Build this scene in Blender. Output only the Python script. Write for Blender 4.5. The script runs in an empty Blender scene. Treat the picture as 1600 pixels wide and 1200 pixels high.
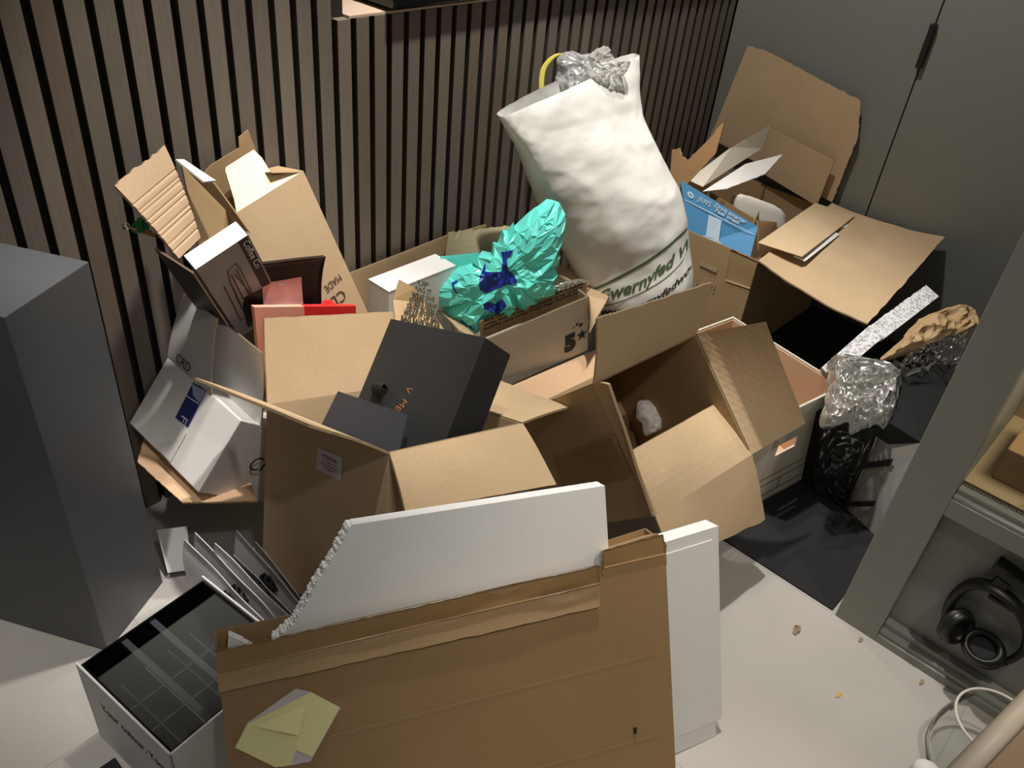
import bpy, bmesh, math, random
from mathutils import Vector, Matrix, noise
from mathutils.bvhtree import BVHTree
random.seed(7)
SC = bpy.context.scene
COL = SC.collection
V = Vector

# ------------------------------------------------------------------ camera
PIT, ROL, YAW = .622935, .111819, .87977
fwd = V((math.sin(YAW)*math.cos(PIT), math.cos(YAW)*math.cos(PIT), -math.sin(PIT)))
rt0 = V((math.cos(YAW), -math.sin(YAW), 0)); up0 = rt0.cross(fwd)
rt = rt0*math.cos(ROL)+up0*math.sin(ROL); upv = up0*math.cos(ROL)-rt0*math.sin(ROL)
cd = bpy.data.cameras.new('camera'); cam = bpy.data.objects.new('camera', cd); COL.objects.link(cam)
cam.matrix_world = Matrix((( rt.x, upv.x, -fwd.x, 0), (rt.y, upv.y, -fwd.y, 0), (rt.z, upv.z, -fwd.z, 1.55), (0, 0, 0, 1)))
cd.sensor_fit = 'HORIZONTAL'; cd.sensor_width = 36; cd.lens = 1300/1600*36; cd.clip_start = .02
SC.camera = cam

# ------------------------------------------------------------------ light
w = bpy.data.worlds.new('world'); SC.world = w; w.use_nodes = True
bgn = w.node_tree.nodes['Background']; bgn.inputs[0].default_value = (1.0, .93, .84, 1); bgn.inputs[1].default_value = .14
def spot(name, loc, target, power, size=70, blend=.5, radius=.03, col=(1, .945, .87)):
    l = bpy.data.lights.new(name, 'SPOT'); l.energy = power; l.spot_size = math.radians(size); l.spot_blend = blend
    l.shadow_soft_size = radius; l.color = col
    o = bpy.data.objects.new(name, l); COL.objects.link(o); o.location = loc
    o.rotation_euler = (V(target)-V(loc)).to_track_quat('-Z', 'Y').to_euler()
    return o
spot('ceiling_or_fill_spot', (1.52, 1.22, 2.65), (1.60, 1.05, .3), 215, 62, .6, .04)
spot('ceiling_or_fill_spot', (.96, 1.04, 2.65), (.74, 1.40, .45), 205, 34, .8, .04)
spot('ceiling_or_fill_spot', (1.15, -.45, 2.65), (1.32, -.12, 0), 62, 58, .5, .04, (1, .89, .76))
spot('ceiling_or_fill_spot', (1.95, 1.32, 2.65), (2.85, .85, .4), 100, 74, .7, .04)
spot('ceiling_or_fill_spot', (.10, 1.10, 2.65), (.16, 1.28, .8), 85, 27, .8, .04)
spot('ceiling_or_fill_spot', (.25, -.30, 2.65), (.70, .60, .2), 24, 62, .7, .05)  # front fill, added to lighten the flat carton's front panel
SC.view_settings.view_transform = 'Standard'; SC.view_settings.look = 'None'
SC.view_settings.exposure = 0.0; SC.view_settings.gamma = 1; SC.view_settings.use_curve_mapping = False

# ------------------------------------------------------------------ materials
def nodemat(name):
    m = bpy.data.materials.new(name); m.use_nodes = True
    nt = m.node_tree; return m, nt, nt.nodes['Principled BSDF']
def N(nt, t, **k):
    n = nt.nodes.new(t)
    for a, b in k.items():
        if a in n.inputs: n.inputs[a].default_value = b
        else: setattr(n, a, b)
    return n
def plain(name, col, rough=.6, metal=0, var=.06, scale=14, bump=0, bscale=60, spec=.4):
    m, nt, p = nodemat(name)
    tc = N(nt, 'ShaderNodeTexCoord'); nz = N(nt, 'ShaderNodeTexNoise', Scale=scale, Detail=5.0)
    nt.links.new(tc.outputs['Object'], nz.inputs['Vector'])
    mx = N(nt, 'ShaderNodeMix', data_type='RGBA')
    c = V(col)
    mx.inputs[6].default_value = (*(c*(1-var)), 1); mx.inputs[7].default_value = (*[min(1, x*(1+var)) for x in c], 1)
    nt.links.new(nz.outputs['Fac'], mx.inputs[0]); nt.links.new(mx.outputs[2], p.inputs['Base Color'])
    p.inputs['Roughness'].default_value = rough; p.inputs['Metallic'].default_value = metal; p.inputs['Specular IOR Level'].default_value = spec
    if bump:
        n2 = N(nt, 'ShaderNodeTexNoise', Scale=bscale, Detail=4.0); nt.links.new(tc.outputs['Object'], n2.inputs['Vector'])
        b = N(nt, 'ShaderNodeBump', Strength=bump, Distance=.002); nt.links.new(n2.outputs['Fac'], b.inputs['Height']); nt.links.new(b.outputs[0], p.inputs['Normal'])
    return m
def cardboard(name, col, flute=.012, freq=160, rough=.75, wear=.10):
    """brown board: fine fibre mottling, faint flute lines along the UV v direction"""
    m, nt, p = nodemat(name)
    uv = N(nt, 'ShaderNodeUVMap'); tc = N(nt, 'ShaderNodeTexCoord')
    n1 = N(nt, 'ShaderNodeTexNoise', Scale=5.0, Detail=6.0); n2 = N(nt, 'ShaderNodeTexNoise', Scale=160.0, Detail=3.0)
    nt.links.new(tc.outputs['Object'], n1.inputs['Vector']); nt.links.new(tc.outputs['Object'], n2.inputs['Vector'])
    ad = N(nt, 'ShaderNodeMath', operation='MULTIPLY_ADD'); ad.inputs[1].default_value = .5
    nt.links.new(n2.outputs['Fac'], ad.inputs[0]); nt.links.new(n1.outputs['Fac'], ad.inputs[2])
    rp = N(nt, 'ShaderNodeValToRGB'); c = V(col)
    rp.color_ramp.elements[0].position = .4; rp.color_ramp.elements[0].color = (*(c*(1-wear)), 1)
    rp.color_ramp.elements[1].position = 1.0; rp.color_ramp.elements[1].color = (*(c*(1+wear)), 1)
    nt.links.new(ad.outputs[0], rp.inputs[0]); nt.links.new(rp.outputs[0], p.inputs['Base Color'])
    wv = N(nt, 'ShaderNodeTexWave', Scale=freq/20*1.0, Distortion=.6); wv.bands_direction = 'X'
    nt.links.new(uv.outputs[0], wv.inputs['Vector'])
    wv.inputs['Scale'].default_value = freq/6.283
    b = N(nt, 'ShaderNodeBump', Strength=flute, Distance=.0015); nt.links.new(wv.outputs['Fac'], b.inputs['Height'])
    b2 = N(nt, 'ShaderNodeBump', Strength=.15, Distance=.004); nt.links.new(n1.outputs['Fac'], b2.inputs['Height']); nt.links.new(b.outputs[0], b2.inputs['Normal'])
    nt.links.new(b2.outputs[0], p.inputs['Normal'])
    p.inputs['Roughness'].default_value = rough; p.inputs['Specular IOR Level'].default_value = .25
    return m
def film(name, tint=(1, 1, 1), gloss=.35, rough=.08, haze=.0, hazecol=(.9, .9, .9)):
    """thin clear plastic: see-through with bright reflections on the creases"""
    m, nt, p = nodemat(name); nt.nodes.remove(p)
    out = nt.nodes['Material Output']
    tr = N(nt, 'ShaderNodeBsdfTransparent'); tr.inputs[0].default_value = (*tint, 1)
    gl = N(nt, 'ShaderNodeBsdfGlossy'); gl.inputs['Roughness'].default_value = rough
    lw = N(nt, 'ShaderNodeLayerWeight', Blend=gloss)
    mx = N(nt, 'ShaderNodeMixShader'); nt.links.new(lw.outputs['Fresnel'], mx.inputs[0]); nt.links.new(tr.outputs[0], mx.inputs[1]); nt.links.new(gl.outputs[0], mx.inputs[2])
    last = mx
    if haze:
        df = N(nt, 'ShaderNodeBsdfDiffuse'); df.inputs[0].default_value = (*hazecol, 1)
        m2 = N(nt, 'ShaderNodeMixShader'); m2.inputs[0].default_value = haze
        nt.links.new(mx.outputs[0], m2.inputs[1]); nt.links.new(df.outputs[0], m2.inputs[2]); last = m2
    nt.links.new(last.outputs[0], out.inputs[0]); return m
def woodmat():
    m, nt, p = nodemat('slat_wood')
    geo = N(nt, 'ShaderNodeNewGeometry'); tc = N(nt, 'ShaderNodeTexCoord')
    mp = N(nt, 'ShaderNodeMapping'); mp.inputs['Scale'].default_value = (60, 60, 3.0)
    nt.links.new(tc.outputs['Object'], mp.inputs[0])
    nz = N(nt, 'ShaderNodeTexNoise', Scale=4.0, Detail=6.0); nt.links.new(mp.outputs[0], nz.inputs['Vector'])
    r1 = N(nt, 'ShaderNodeValToRGB'); e = r1.color_ramp.elements
    e[0].color = (.165, .125, .10, 1); e[1].color = (.20, .17, .14, 1)
    k = r1.color_ramp.elements.new(.5); k.color = (.155, .135, .115, 1)
    nt.links.new(geo.outputs['Random Per Island'], r1.inputs[0])
    mx = N(nt, 'ShaderNodeMix', data_type='RGBA', blend_type='MULTIPLY'); mx.inputs[0].default_value = .55
    nt.links.new(r1.outputs[0], mx.inputs[6]); nt.links.new(nz.outputs['Color'], mx.inputs[7])
    r2 = N(nt, 'ShaderNodeMix', data_type='RGBA', blend_type='MIX')
    cr = N(nt, 'ShaderNodeValToRGB'); cr.color_ramp.elements[0].color = (.75, .75, .75, 1); cr.color_ramp.elements[1].color = (1.25, 1.22, 1.2, 1)
    nt.links.new(nz.outputs['Fac'], cr.inputs[0]); nt.links.new(cr.outputs[0], mx.inputs[7]); mx.inputs[0].default_value = 1
    nt.links.new(mx.outputs[2], p.inputs['Base Color']); p.inputs['Roughness'].default_value = .5; p.inputs['Specular IOR Level'].default_value = .3
    return m
def floormat():
    m, nt, p = nodemat('floor_tile')
    tc = N(nt, 'ShaderNodeTexCoord'); mp = N(nt, 'ShaderNodeMapping'); mp.inputs['Rotation'].default_value = (0, 0, 0); mp.inputs['Location'].default_value = (.22, .1, 0)
    nt.links.new(tc.outputs['Object'], mp.inputs[0])
    br = N(nt, 'ShaderNodeTexBrick', Scale=1.0); br.offset = 0; br.inputs['Mortar Size'].default_value = .0015; br.inputs['Brick Width'].default_value = .6; br.inputs['Row Height'].default_value = .6
    br.inputs['Color1'].default_value = (.43, .412, .385, 1); br.inputs['Color2'].default_value = (.445, .427, .40, 1); br.inputs['Mortar'].default_value = (.34, .325, .30, 1)
    nt.links.new(mp.outputs[0], br.inputs['Vector'])
    nz = N(nt, 'ShaderNodeTexNoise', Scale=6.0, Detail=7.0); nt.links.new(tc.outputs['Object'], nz.inputs['Vector'])
    cr = N(nt, 'ShaderNodeValToRGB'); cr.color_ramp.elements[0].color = (.86, .86, .86, 1); cr.color_ramp.elements[1].color = (1.08, 1.08, 1.08, 1)
    nt.links.new(nz.outputs['Fac'], cr.inputs[0])
    mx = N(nt, 'ShaderNodeMix', data_type='RGBA', blend_type='MULTIPLY'); mx.inputs[0].default_value = 1
    nt.links.new(br.outputs['Color'], mx.inputs[6]); nt.links.new(cr.outputs[0], mx.inputs[7]); nt.links.new(mx.outputs[2], p.inputs['Base Color'])
    p.inputs['Roughness'].default_value = .42; return m
def speckle():
    m, nt, p = nodemat('speckled_foam')
    tc = N(nt, 'ShaderNodeTexCoord'); vo = N(nt, 'ShaderNodeTexVoronoi', Scale=170.0); nt.links.new(tc.outputs['Object'], vo.inputs['Vector'])
    cr = N(nt, 'ShaderNodeValToRGB'); e = cr.color_ramp.elements; e[0].color = (.30, .30, .31, 1); e[1].color = (.66, .66, .67, 1); e[0].position = .15; e[1].position = .6
    nt.links.new(vo.outputs['Color'], cr.inputs[0]); nt.links.new(cr.outputs[0], p.inputs['Base Color'])
    b = N(nt, 'ShaderNodeBump', Strength=.3, Distance=.002); nt.links.new(vo.outputs['Distance'], b.inputs['Height']); nt.links.new(b.outputs[0], p.inputs['Normal'])
    p.inputs['Roughness'].default_value = .8; return m
M = dict(
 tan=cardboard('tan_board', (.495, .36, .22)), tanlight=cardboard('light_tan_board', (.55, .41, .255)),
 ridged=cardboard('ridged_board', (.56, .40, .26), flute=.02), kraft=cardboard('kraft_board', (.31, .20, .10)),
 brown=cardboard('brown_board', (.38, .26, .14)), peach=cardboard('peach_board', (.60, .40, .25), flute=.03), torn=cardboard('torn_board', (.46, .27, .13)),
 cream=cardboard('cream_board', (.78, .66, .45), flute=.03), edge=cardboard('cut_board_edge', (.40, .29, .165), flute=.9, freq=1600),
 greenboard=cardboard('tinted_board', (.34, .31, .20)), whitecard=plain('white_card', (.70, .68, .66), .45), offwhite=cardboard('greyish_white_board', (.57, .52, .43), flute=.01),
 greycard=plain('grey_card', (.36, .345, .32), .5), blackcard=plain('black_card', (.016, .017, .018), .55, var=.15), darkgrey=plain('dark_grey_card', (.026, .027, .034), .5, var=.1),
 blackmatt=plain('black_matt', (.008, .008, .009), .8), charcoal=plain('charcoal_print', (.028, .028, .03), .4), photo=plain('grey_photo_print', (.32, .285, .29), .30, var=.45, scale=5),
 blackgloss=plain('black_gloss', (.006, .006, .007), .12), eps=plain('polystyrene', (.80, .81, .81), .75, var=.015, bump=.10, bscale=420), epsbreak=plain('broken_polystyrene', (.84, .85, .85), .8, var=.05, bump=.9, bscale=240),
 tape=plain('brown_parcel_tape', (.29, .18, .075), .16, var=.12, scale=30), boardtape=plain('glossy_board_tape', (.34, .235, .12), .2), cleartape=plain('clear_tape', (.66, .65, .62), .2),
 yellow=plain('yellow_label', (.84, .82, .42), .55, var=.03), white=plain('white_paper', (.74, .73, .72), .6), label=plain('lilac_white_label', (.62, .58, .60), .5),
 mint=plain('mint_plastic', (.15, .79, .70), .22, var=.10, scale=9), blue=plain('blue_print', (.01, .035, .30), .3), navy=plain('navy_tape', (.02, .03, .15), .4), lilac=plain('lilac_paper', (.33, .38, .56), .5),
 cyan=plain('blue_print_board', (.075, .25, .47), .5, var=.04), paleblue=plain('pale_print', (.42, .55, .66), .5), redprint=plain('red_print', (.75, .03, .03), .35), pink=plain('salmon_print', (.86, .37, .27), .35, var=.14, scale=7), pinklabel=plain('pink_label', (.84, .36, .32), .4, var=.3, scale=16),
 pouch=plain('black_foil', (.006, .0055, .0055), .36), sack=plain('woven_white', (.74, .74, .71), .40, var=.03, bump=.3, bscale=45), ink=plain('dark_ink', (.03, .032, .022), .6), green=plain('green_ink', (.075, .12, .045), .6), greyink=plain('grey_ink', (.10, .085, .07), .6), brownink=plain('brown_ink', (.07, .045, .028), .6), paleink=plain('pale_ink', (.40, .31, .22), .6), bronze=plain('bronze_foil', (.55, .22, .09), .35, .6), redink=plain('red_ink', (.35, .12, .10), .6),
 film=film('clear_film', (.95, .95, .94), .20, .10), filmhaze=film('hazy_film', (.9, .9, .88), .45, .16, .10, (.8, .77, .7)), stuffing=film('white_film', (.96, .96, .96), .42, .15, .22, (.95, .95, .93)), glass=film('clear_pane', (.96, .97, .96), .12, .02), acrylic=film('clear_acrylic', (.96, .965, .96), .06, .04, .04, (.7, .7, .66)),
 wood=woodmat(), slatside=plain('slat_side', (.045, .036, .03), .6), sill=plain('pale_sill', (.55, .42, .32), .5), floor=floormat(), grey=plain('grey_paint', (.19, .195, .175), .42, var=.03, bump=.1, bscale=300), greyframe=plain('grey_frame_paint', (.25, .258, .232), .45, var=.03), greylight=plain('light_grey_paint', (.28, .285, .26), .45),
 plinth=plain('slate_laminate', (.092, .095, .102), .40, var=.05), mat=plain('black_mat', (.012, .0125, .014), .85, var=.2, scale=30, bump=.4, bscale=500), blackmetal=plain('black_metal', (.01, .01, .01), .4), dark=plain('shadow_backing', (.02, .016, .013), .8),
 yellowstrap=plain('yellow_strap', (.62, .56, .10), .35), foil=plain('silver_foil', (.75, .75, .75), .15, 1), greenfoil=plain('green_foil', (.02, .28, .06), .25), foam=plain('white_moulded_plastic', (.68, .65, .60), .35), speck=speckle(), paperkraft=plain('kraft_paper', (.40, .27, .14), .6, var=.15), leather=plain('black_leatherette', (.010, .010, .010), .38), hpframe=plain('black_plastic', (.014, .014, .014), .45), metal=plain('steel', (.55, .55, .55), .25, 1), beige=plain('beige_edge', (.62, .55, .46), .45), walnut=plain('brown_table_top', (.24, .15, .09), .4), crumb=plain('dry_leaf', (.30, .22, .13), .8, var=.3), orange=plain('orange_peel', (.60, .36, .08), .6), warmshelf=plain('warm_shelf', (.36, .28, .17), .5), ribbon=plain('black_cord', (.008, .008, .008), .6), bagpaper=plain('lilac_white_bag', (.66, .65, .67), .45))

# ------------------------------------------------------------------ builders
def wloc(o):
    p = V((0, 0, 0))
    while o is not None: p = p+o.location; o = o.parent
    return p
def finish(bm, name, mats, root=None, smooth=False, loc=None):
    bm.normal_update()
    base = wloc(root) if root is not None else V(loc if loc is not None else (0, 0, 0))
    for v in bm.verts: v.co -= base
    me = bpy.data.meshes.new(name); bm.to_mesh(me); bm.free()
    for m in (mats if isinstance(mats, (list, tuple)) else [mats]): me.materials.append(M[m] if isinstance(m, str) else m)
    if smooth:
        for f in me.polygons: f.use_smooth = True
    o = bpy.data.objects.new(name, me); COL.objects.link(o)
    if root is not None: o.parent = root
    else: o.location = base
    return o
def thing(name, label, cat, loc, group=None):
    o = bpy.data.objects.new(name, None); COL.objects.link(o); o.location = V(loc); o.empty_display_size = .05
    o['label'] = label; o['category'] = cat
    if group: o['group'] = group
    return o
def tag(o, label, cat, group=None):
    o['label'] = label; o['category'] = cat
    if group: o['group'] = group
    return o
def struct(o): o['kind'] = 'structure'; return o
def box_bm(o, ax, ay, az, d, bevel=0, bm=None, mi=0):
    bm = bm or bmesh.new(); o, ax, ay, az = V(o), V(ax), V(ay), V(az)
    vs = [bm.verts.new(o+ax*(d[0]*i)+ay*(d[1]*j)+az*(d[2]*k)) for k in (0, 1) for j in (0, 1) for i in (0, 1)]
    fs = [bm.faces.new([vs[i] for i in q]) for q in ((0, 2, 3, 1), (4, 5, 7, 6), (0, 1, 5, 4), (2, 6, 7, 3), (0, 4, 6, 2), (1, 3, 7, 5))]
    for f in fs: f.material_index = mi
    if bevel:
        es = list({e for f in fs for e in f.edges}); bmesh.ops.bevel(bm, geom=es, offset=bevel, segments=2, affect='EDGES', profile=.6)
    return bm
def aabox(x0, x1, y0, y1, z0, z1, bevel=0, bm=None, mi=0):
    return box_bm((x0, y0, z0), (1, 0, 0), (0, 1, 0), (0, 0, 1), (x1-x0, y1-y0, z1-z0), bevel, bm, mi)
def sheet_bm(q, th=.004, nx=14, ny=8, bow=0, jag=0, jags=('b',), wob=.0015, seed=0, bm=None, sag=0, ridges=()):
    """a board: q = hinge start, hinge end, outer end, outer start; faces 0 = board, 1 = cut edge"""
    bm = bm or bmesh.new(); A, B, b, a = [V(p) for p in q]
    uvl = bm.loops.layers.uv.verify()
    n = ((B-A).cross(a-A)).normalized(); W = (B-A).length; L = (a-A).length
    g = []
    for j in range(ny+1):
        t = j/ny; row = []
        for i in range(nx+1):
            s = i/nx
            p = A.lerp(B, s).lerp(a.lerp(b, s), t)
            k = noise.noise(V((s*W*9+seed*7.1, t*L*9, seed*3.3)))
            p = p+n*(bow*4*t*(1-t)+sag*4*s*(1-s)*t+wob*k*min(1, 3*t))
            for r_ in ridges: p = p-n*.0022*max(0, 1-abs(t-r_)/.016)
            if jag:
                r = (noise.noise(V((s*W*55, seed, t*L*55)))+.6*noise.noise(V((s*W*190, seed+5, t*L*190))))*jag
                if 'b' in jags and j == ny: p = p+(a-A).normalized()*r
                if 'l' in jags and i == 0: p = p+(A-B).normalized()*r
                if 'r' in jags and i == nx: p = p+(B-A).normalized()*r
            row.append(p)
        g.append(row)
    top = [[bm.verts.new(p+n*th*.5) for p in r] for r in g]; bot = [[bm.verts.new(p-n*th*.5) for p in r] for r in g]
    def uvset(f, cs, mi=0):
        f.material_index = mi
        for l, c in zip(f.loops, cs): l[uvl].uv = c
    P = lambda i, j: (i/nx*W, j/ny*L)
    for j in range(ny):
        for i in range(nx):
            cs = [(i, j), (i+1, j), (i+1, j+1), (i, j+1)]
            uvset(bm.faces.new([top[y][x] for x, y in cs]), [P(*c) for c in cs])
            uvset(bm.faces.new([bot[y][x] for x, y in cs[::-1]]), [P(*c) for c in cs[::-1]])
    def rim(ids):
        for (x0, y0), (x1, y1) in zip(ids, ids[1:]):
            uvset(bm.faces.new([top[y0][x0], bot[y0][x0], bot[y1][x1], top[y1][x1]]), [P(x0, y0), P(x0, y0), P(x1, y1), P(x1, y1)], 1)
    rim([(i, 0) for i in range(nx, -1, -1)]); rim([(i, ny) for i in range(nx+1)]); rim([(0, j) for j in range(ny+1)]); rim([(nx, j) for j in range(ny, -1, -1)])
    return bm
def sheet(name, q, root=None, mats=('tan', 'edge'), loc=None, **k):
    return finish(sheet_bm(q, **k), name, mats, root, loc=loc)
def rough_outline(pts, edges, amp, step=.006, seed=0):
    """insert torn points along the named edges of a polygon"""
    out = []; n = len(pts); nn = poly_normal(pts)
    for i in range(n):
        a, b = V(pts[i]), V(pts[(i+1) % n]); out.append(a)
        if i in edges:
            k = max(2, int((b-a).length/step)); side = nn.cross(b-a).normalized()
            for j in range(1, k):
                p = a.lerp(b, j/k); r = noise.noise(p*60+V((seed, 0, 0)))+.7*noise.noise(p*170+V((seed, 3, 0)))
                out.append(p+side*amp*r)
    return out
def poly_normal(pts):
    n = V((0, 0, 0))
    for i in range(len(pts)): n += V(pts[i]).cross(V(pts[(i+1) % len(pts)]))
    return n.normalized()
def slab_bm(pts, th=.004, n=None, bm=None, back=True, mi=0, rimi=1):
    """flat board with any outline"""
    bm = bm or bmesh.new(); uvl = bm.loops.layers.uv.verify(); pts = [V(p) for p in pts]
    n = V(n) if n is not None else poly_normal(pts)
    ex = (pts[1]-pts[0]).normalized(); ey = n.cross(ex)
    t = [bm.verts.new(p) for p in pts]; b = [bm.verts.new(p-n*th) for p in pts]
    f1 = bm.faces.new(t); f2 = bm.faces.new(b[::-1]); rs = []
    for i in range(len(pts)):
        j = (i+1) % len(pts); f = bm.faces.new([t[i], b[i], b[j], t[j]]); f.material_index = rimi; rs.append(f)
    f1.material_index = f2.material_index = mi
    for f in [f1, f2]+rs:
        for l in f.loops: d = l.vert.co-pts[0]; l[uvl].uv = (d.dot(ex), d.dot(ey))
    f1.normal_update(); f2.normal_update(); bmesh.ops.triangulate(bm, faces=[f1, f2])
    return bm
def slab(name, pts, root=None, mats=('tan', 'edge'), th=.004, n=None, loc=None, torn=(), amp=.004, seed=0):
    if torn: pts = rough_outline(pts, torn, amp, seed=seed)
    return finish(slab_bm(pts, th, n), name, mats, root, loc=loc)
def open_box_bm(o, ax, ay, az, d, th=.005, bm=None):
    """carton body: floor and four walls with thickness, open at +az; UV in metres; slot 0 board, 1 cut edge"""
    bm = bm or bmesh.new(); uvl = bm.loops.layers.uv.verify(); o, ax, ay, az = V(o), V(ax), V(ay), V(az)
    def ring(i, z): return [bm.verts.new(o+ax*x+ay*y+az*z) for x, y in ((i, i), (d[0]-i, i), (d[0]-i, d[1]-i), (i, d[1]-i))]
    ob, ot, it, ib = ring(0, 0), ring(0, d[2]), ring(th, d[2]), ring(th, th)
    def F(vs, mi, e1, e2):
        f = bm.faces.new(vs); f.material_index = mi
        for l in f.loops: c = l.vert.co-o; l[uvl].uv = (c.dot(e1), c.dot(e2))
    F(ob[::-1], 0, ax, ay); F(ib, 0, ax, ay)
    for i in range(4):
        j = (i+1) % 4; e = ax if i % 2 == 0 else ay
        F([ob[i], ob[j], ot[j], ot[i]], 0, e, az); F([it[i], it[j], ib[j], ib[i]], 0, e, az); F([ot[i], ot[j], it[j], it[i]], 1, e, az)
    return bm
def tube_bm(pts, r, seg=8, bm=None, closed=False, flat=None, mi=0):
    bm = bm or bmesh.new(); pts = [V(p) for p in pts]; n = len(pts); rings = []
    for i, p in enumerate(pts):
        t = (pts[(i+1) % n]-pts[i-1]) if closed else (pts[min(i+1, n-1)]-pts[max(i-1, 0)])
        t.normalize(); u = t.cross(V((0, 0, 1)) if abs(t.z) < .9 else V((1, 0, 0))).normalized(); v = t.cross(u)
        if flat is not None: u = V(flat[0]).normalized(); v = t.cross(u).normalized()
        ru, rv = (r, r) if flat is None else flat[1]
        rings.append([bm.verts.new(p+u*math.cos(k/seg*2*math.pi)*ru+v*math.sin(k/seg*2*math.pi)*rv) for k in range(seg)])
    for i in range(n if closed else n-1):
        A, B = rings[i], rings[(i+1) % n]
        for k in range(seg):
            f = bm.faces.new([A[k], A[(k+1) % seg], B[(k+1) % seg], B[k]]); f.smooth = True; f.material_index = mi
    if not closed:
        for R in (rings[0][::-1], rings[-1]): bm.faces.new(R).material_index = mi
    return bm
def catmull(pts, k=6, closed=False):
    pts = [V(p) for p in pts]; n = len(pts); out = []
    for i in range(n if closed else n-1):
        g = (lambda j: pts[j % n]) if closed else (lambda j: pts[max(0, min(n-1, j))])
        p0, p1, p2, p3 = g(i-1), g(i), g(i+1), g(i+2)
        for s in range(k):
            t = s/k; out.append(.5*((2*p1)+(p2-p0)*t+(2*p0-5*p1+4*p2-p3)*t*t+(3*p1-p0-3*p2+p3)*t**3))
    if not closed: out.append(pts[-1])
    return out
def crease(p, f, seed=0):
    """sharp fold lines, as in crumpled film or paper (about -1..1)"""
    q = p*f+V((seed*1.7, seed*.9, seed*2.3))
    q = q+noise.noise_vector(q*.5)*.6
    return 1-2.6*abs(noise.noise(q))
def facet(o, ratio):
    """turn soft lumps into the flat facets of stiff crumpled film"""
    md = o.modifiers.new('d', 'DECIMATE'); md.ratio = ratio
    dg = bpy.context.evaluated_depsgraph_get(); dg.update()
    me = bpy.data.meshes.new_from_object(o.evaluated_get(dg)); old = o.data; o.modifiers.clear(); o.data = me; bpy.data.meshes.remove(old)
    for f in me.polygons: f.use_smooth = False
    return o
def crumple_bm(outline, front=.04, back=.02, amp=.01, freq=18, rings=30, seed=0, axis=None, seg=150, power=.5, tilt=0):
    """a crumpled mass of film: dome over an outline with faceted creases on both sides"""
    bm = bmesh.new(); out = catmull(outline, 8, True); c = sum(out, V((0, 0, 0)))/len(out)
    n = poly_normal(out)
    if axis is not None and n.dot(V(axis)) < 0: n = -n
    k = len(out); st = [out[int(i*k/seg)] for i in range(seg)]
    sides = []
    for sgn, h in ((1, front), (-1, back)):
        g = []
        for r in range(rings):
            s = r/rings; row = []
            for p in st:
                q = c.lerp(p, s); e = max(0, 1-s**2.4)
                q = q+n*(sgn*h*e**power)
                cz = crease(q, freq, seed)*.7+.45*crease(q, freq*2.3, seed+4)
                q = q+n*(amp*cz*min(1, (1-s)*5+.25))+(p-c).normalized()*(amp*.22*crease(q, freq*1.4, seed+9)*s)
                row.append(bm.verts.new(q))
            g.append(row)
        sides.append(g)
    rimv = [bm.verts.new(p+(p-c).normalized()*(amp*.3*crease(p, freq*2, seed+2))+n*amp*.6*crease(p, freq, seed+6)) for p in st]
    for gi, g in enumerate(sides):
        for r in range(rings):
            A = g[r]; B = g[r+1] if r+1 < rings else rimv
            for i in range(seg):
                j = (i+1) % seg
                vs = [A[i], A[j], B[j], B[i]]
                if r == 0: continue
                bm.faces.new(vs if gi == 0 else vs[::-1])
        cv = bm.verts.new(sum((v.co for v in g[0]), V((0, 0, 0)))/seg)
        for i in range(seg):
            j = (i+1) % seg; vs = [cv, g[1][j], g[1][i]]
            bm.faces.new(vs[::-1] if gi == 0 else vs)
        for v in g[0]: bm.verts.remove(v)
    return bm
def bvh_of(o):
    me = o.data; base = wloc(o)
    return BVHTree.FromPolygons([v.co+base for v in me.vertices], [p.vertices[:] for p in me.polygons])
def text_mesh(s, bold=0.0, shear=0.0, space=1.0, res=3):
    cu = bpy.data.curves.new('t', 'FONT'); cu.body = s; cu.size = 1; cu.offset = bold; cu.shear = shear; cu.space_character = space; cu.resolution_u = res; cu.align_x = 'LEFT'
    ob = bpy.data.objects.new('t', cu); COL.objects.link(ob); dg = bpy.context.evaluated_depsgraph_get(); dg.update()
    me = ob.evaluated_get(dg).to_mesh(); vs = [V(v.co) for v in me.vertices]; fs = [tuple(p.vertices) for p in me.polygons]
    ob.evaluated_get(dg).to_mesh_clear(); bpy.data.objects.remove(ob); bpy.data.curves.remove(cu)
    return vs, fs
def letters(s, o, xd, yd, size, mat, root, name='lettering', width=None, bold=.0, shear=0, space=1.0, bm=None, ret=False):
    """printed lettering lying on a plane; width fixes the run's length"""
    vs, fs = text_mesh(s, bold, shear, space); o, xd, yd = V(o), V(xd).normalized(), V(yd); yd = (yd-xd*yd.dot(xd)).normalized()
    w0 = max(v.x for v in vs); sx = (width/w0) if width else size
    bm = bm or bmesh.new(); b = [bm.verts.new(o+xd*(v.x*sx)+yd*(v.y*size)) for v in vs]
    for f in fs:
        try: bm.faces.new([b[i] for i in f])
        except ValueError: pass
    return bm if ret else finish(bm, name, mat, root)
def strip_poly(bm, pts, wd, n):
    """a thin printed line along a polyline lying in the plane with normal n"""
    pts = [V(p) for p in pts]; n = V(n); pr = []
    for i, p in enumerate(pts):
        t = (pts[min(i+1, len(pts)-1)]-pts[max(i-1, 0)]).normalized(); s = n.cross(t).normalized()*wd*.5
        pr.append((bm.verts.new(p+s), bm.verts.new(p-s)))
    for (a, b), (c, d) in zip(pr, pr[1:]): bm.faces.new([a, b, d, c])
    return bm
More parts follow.
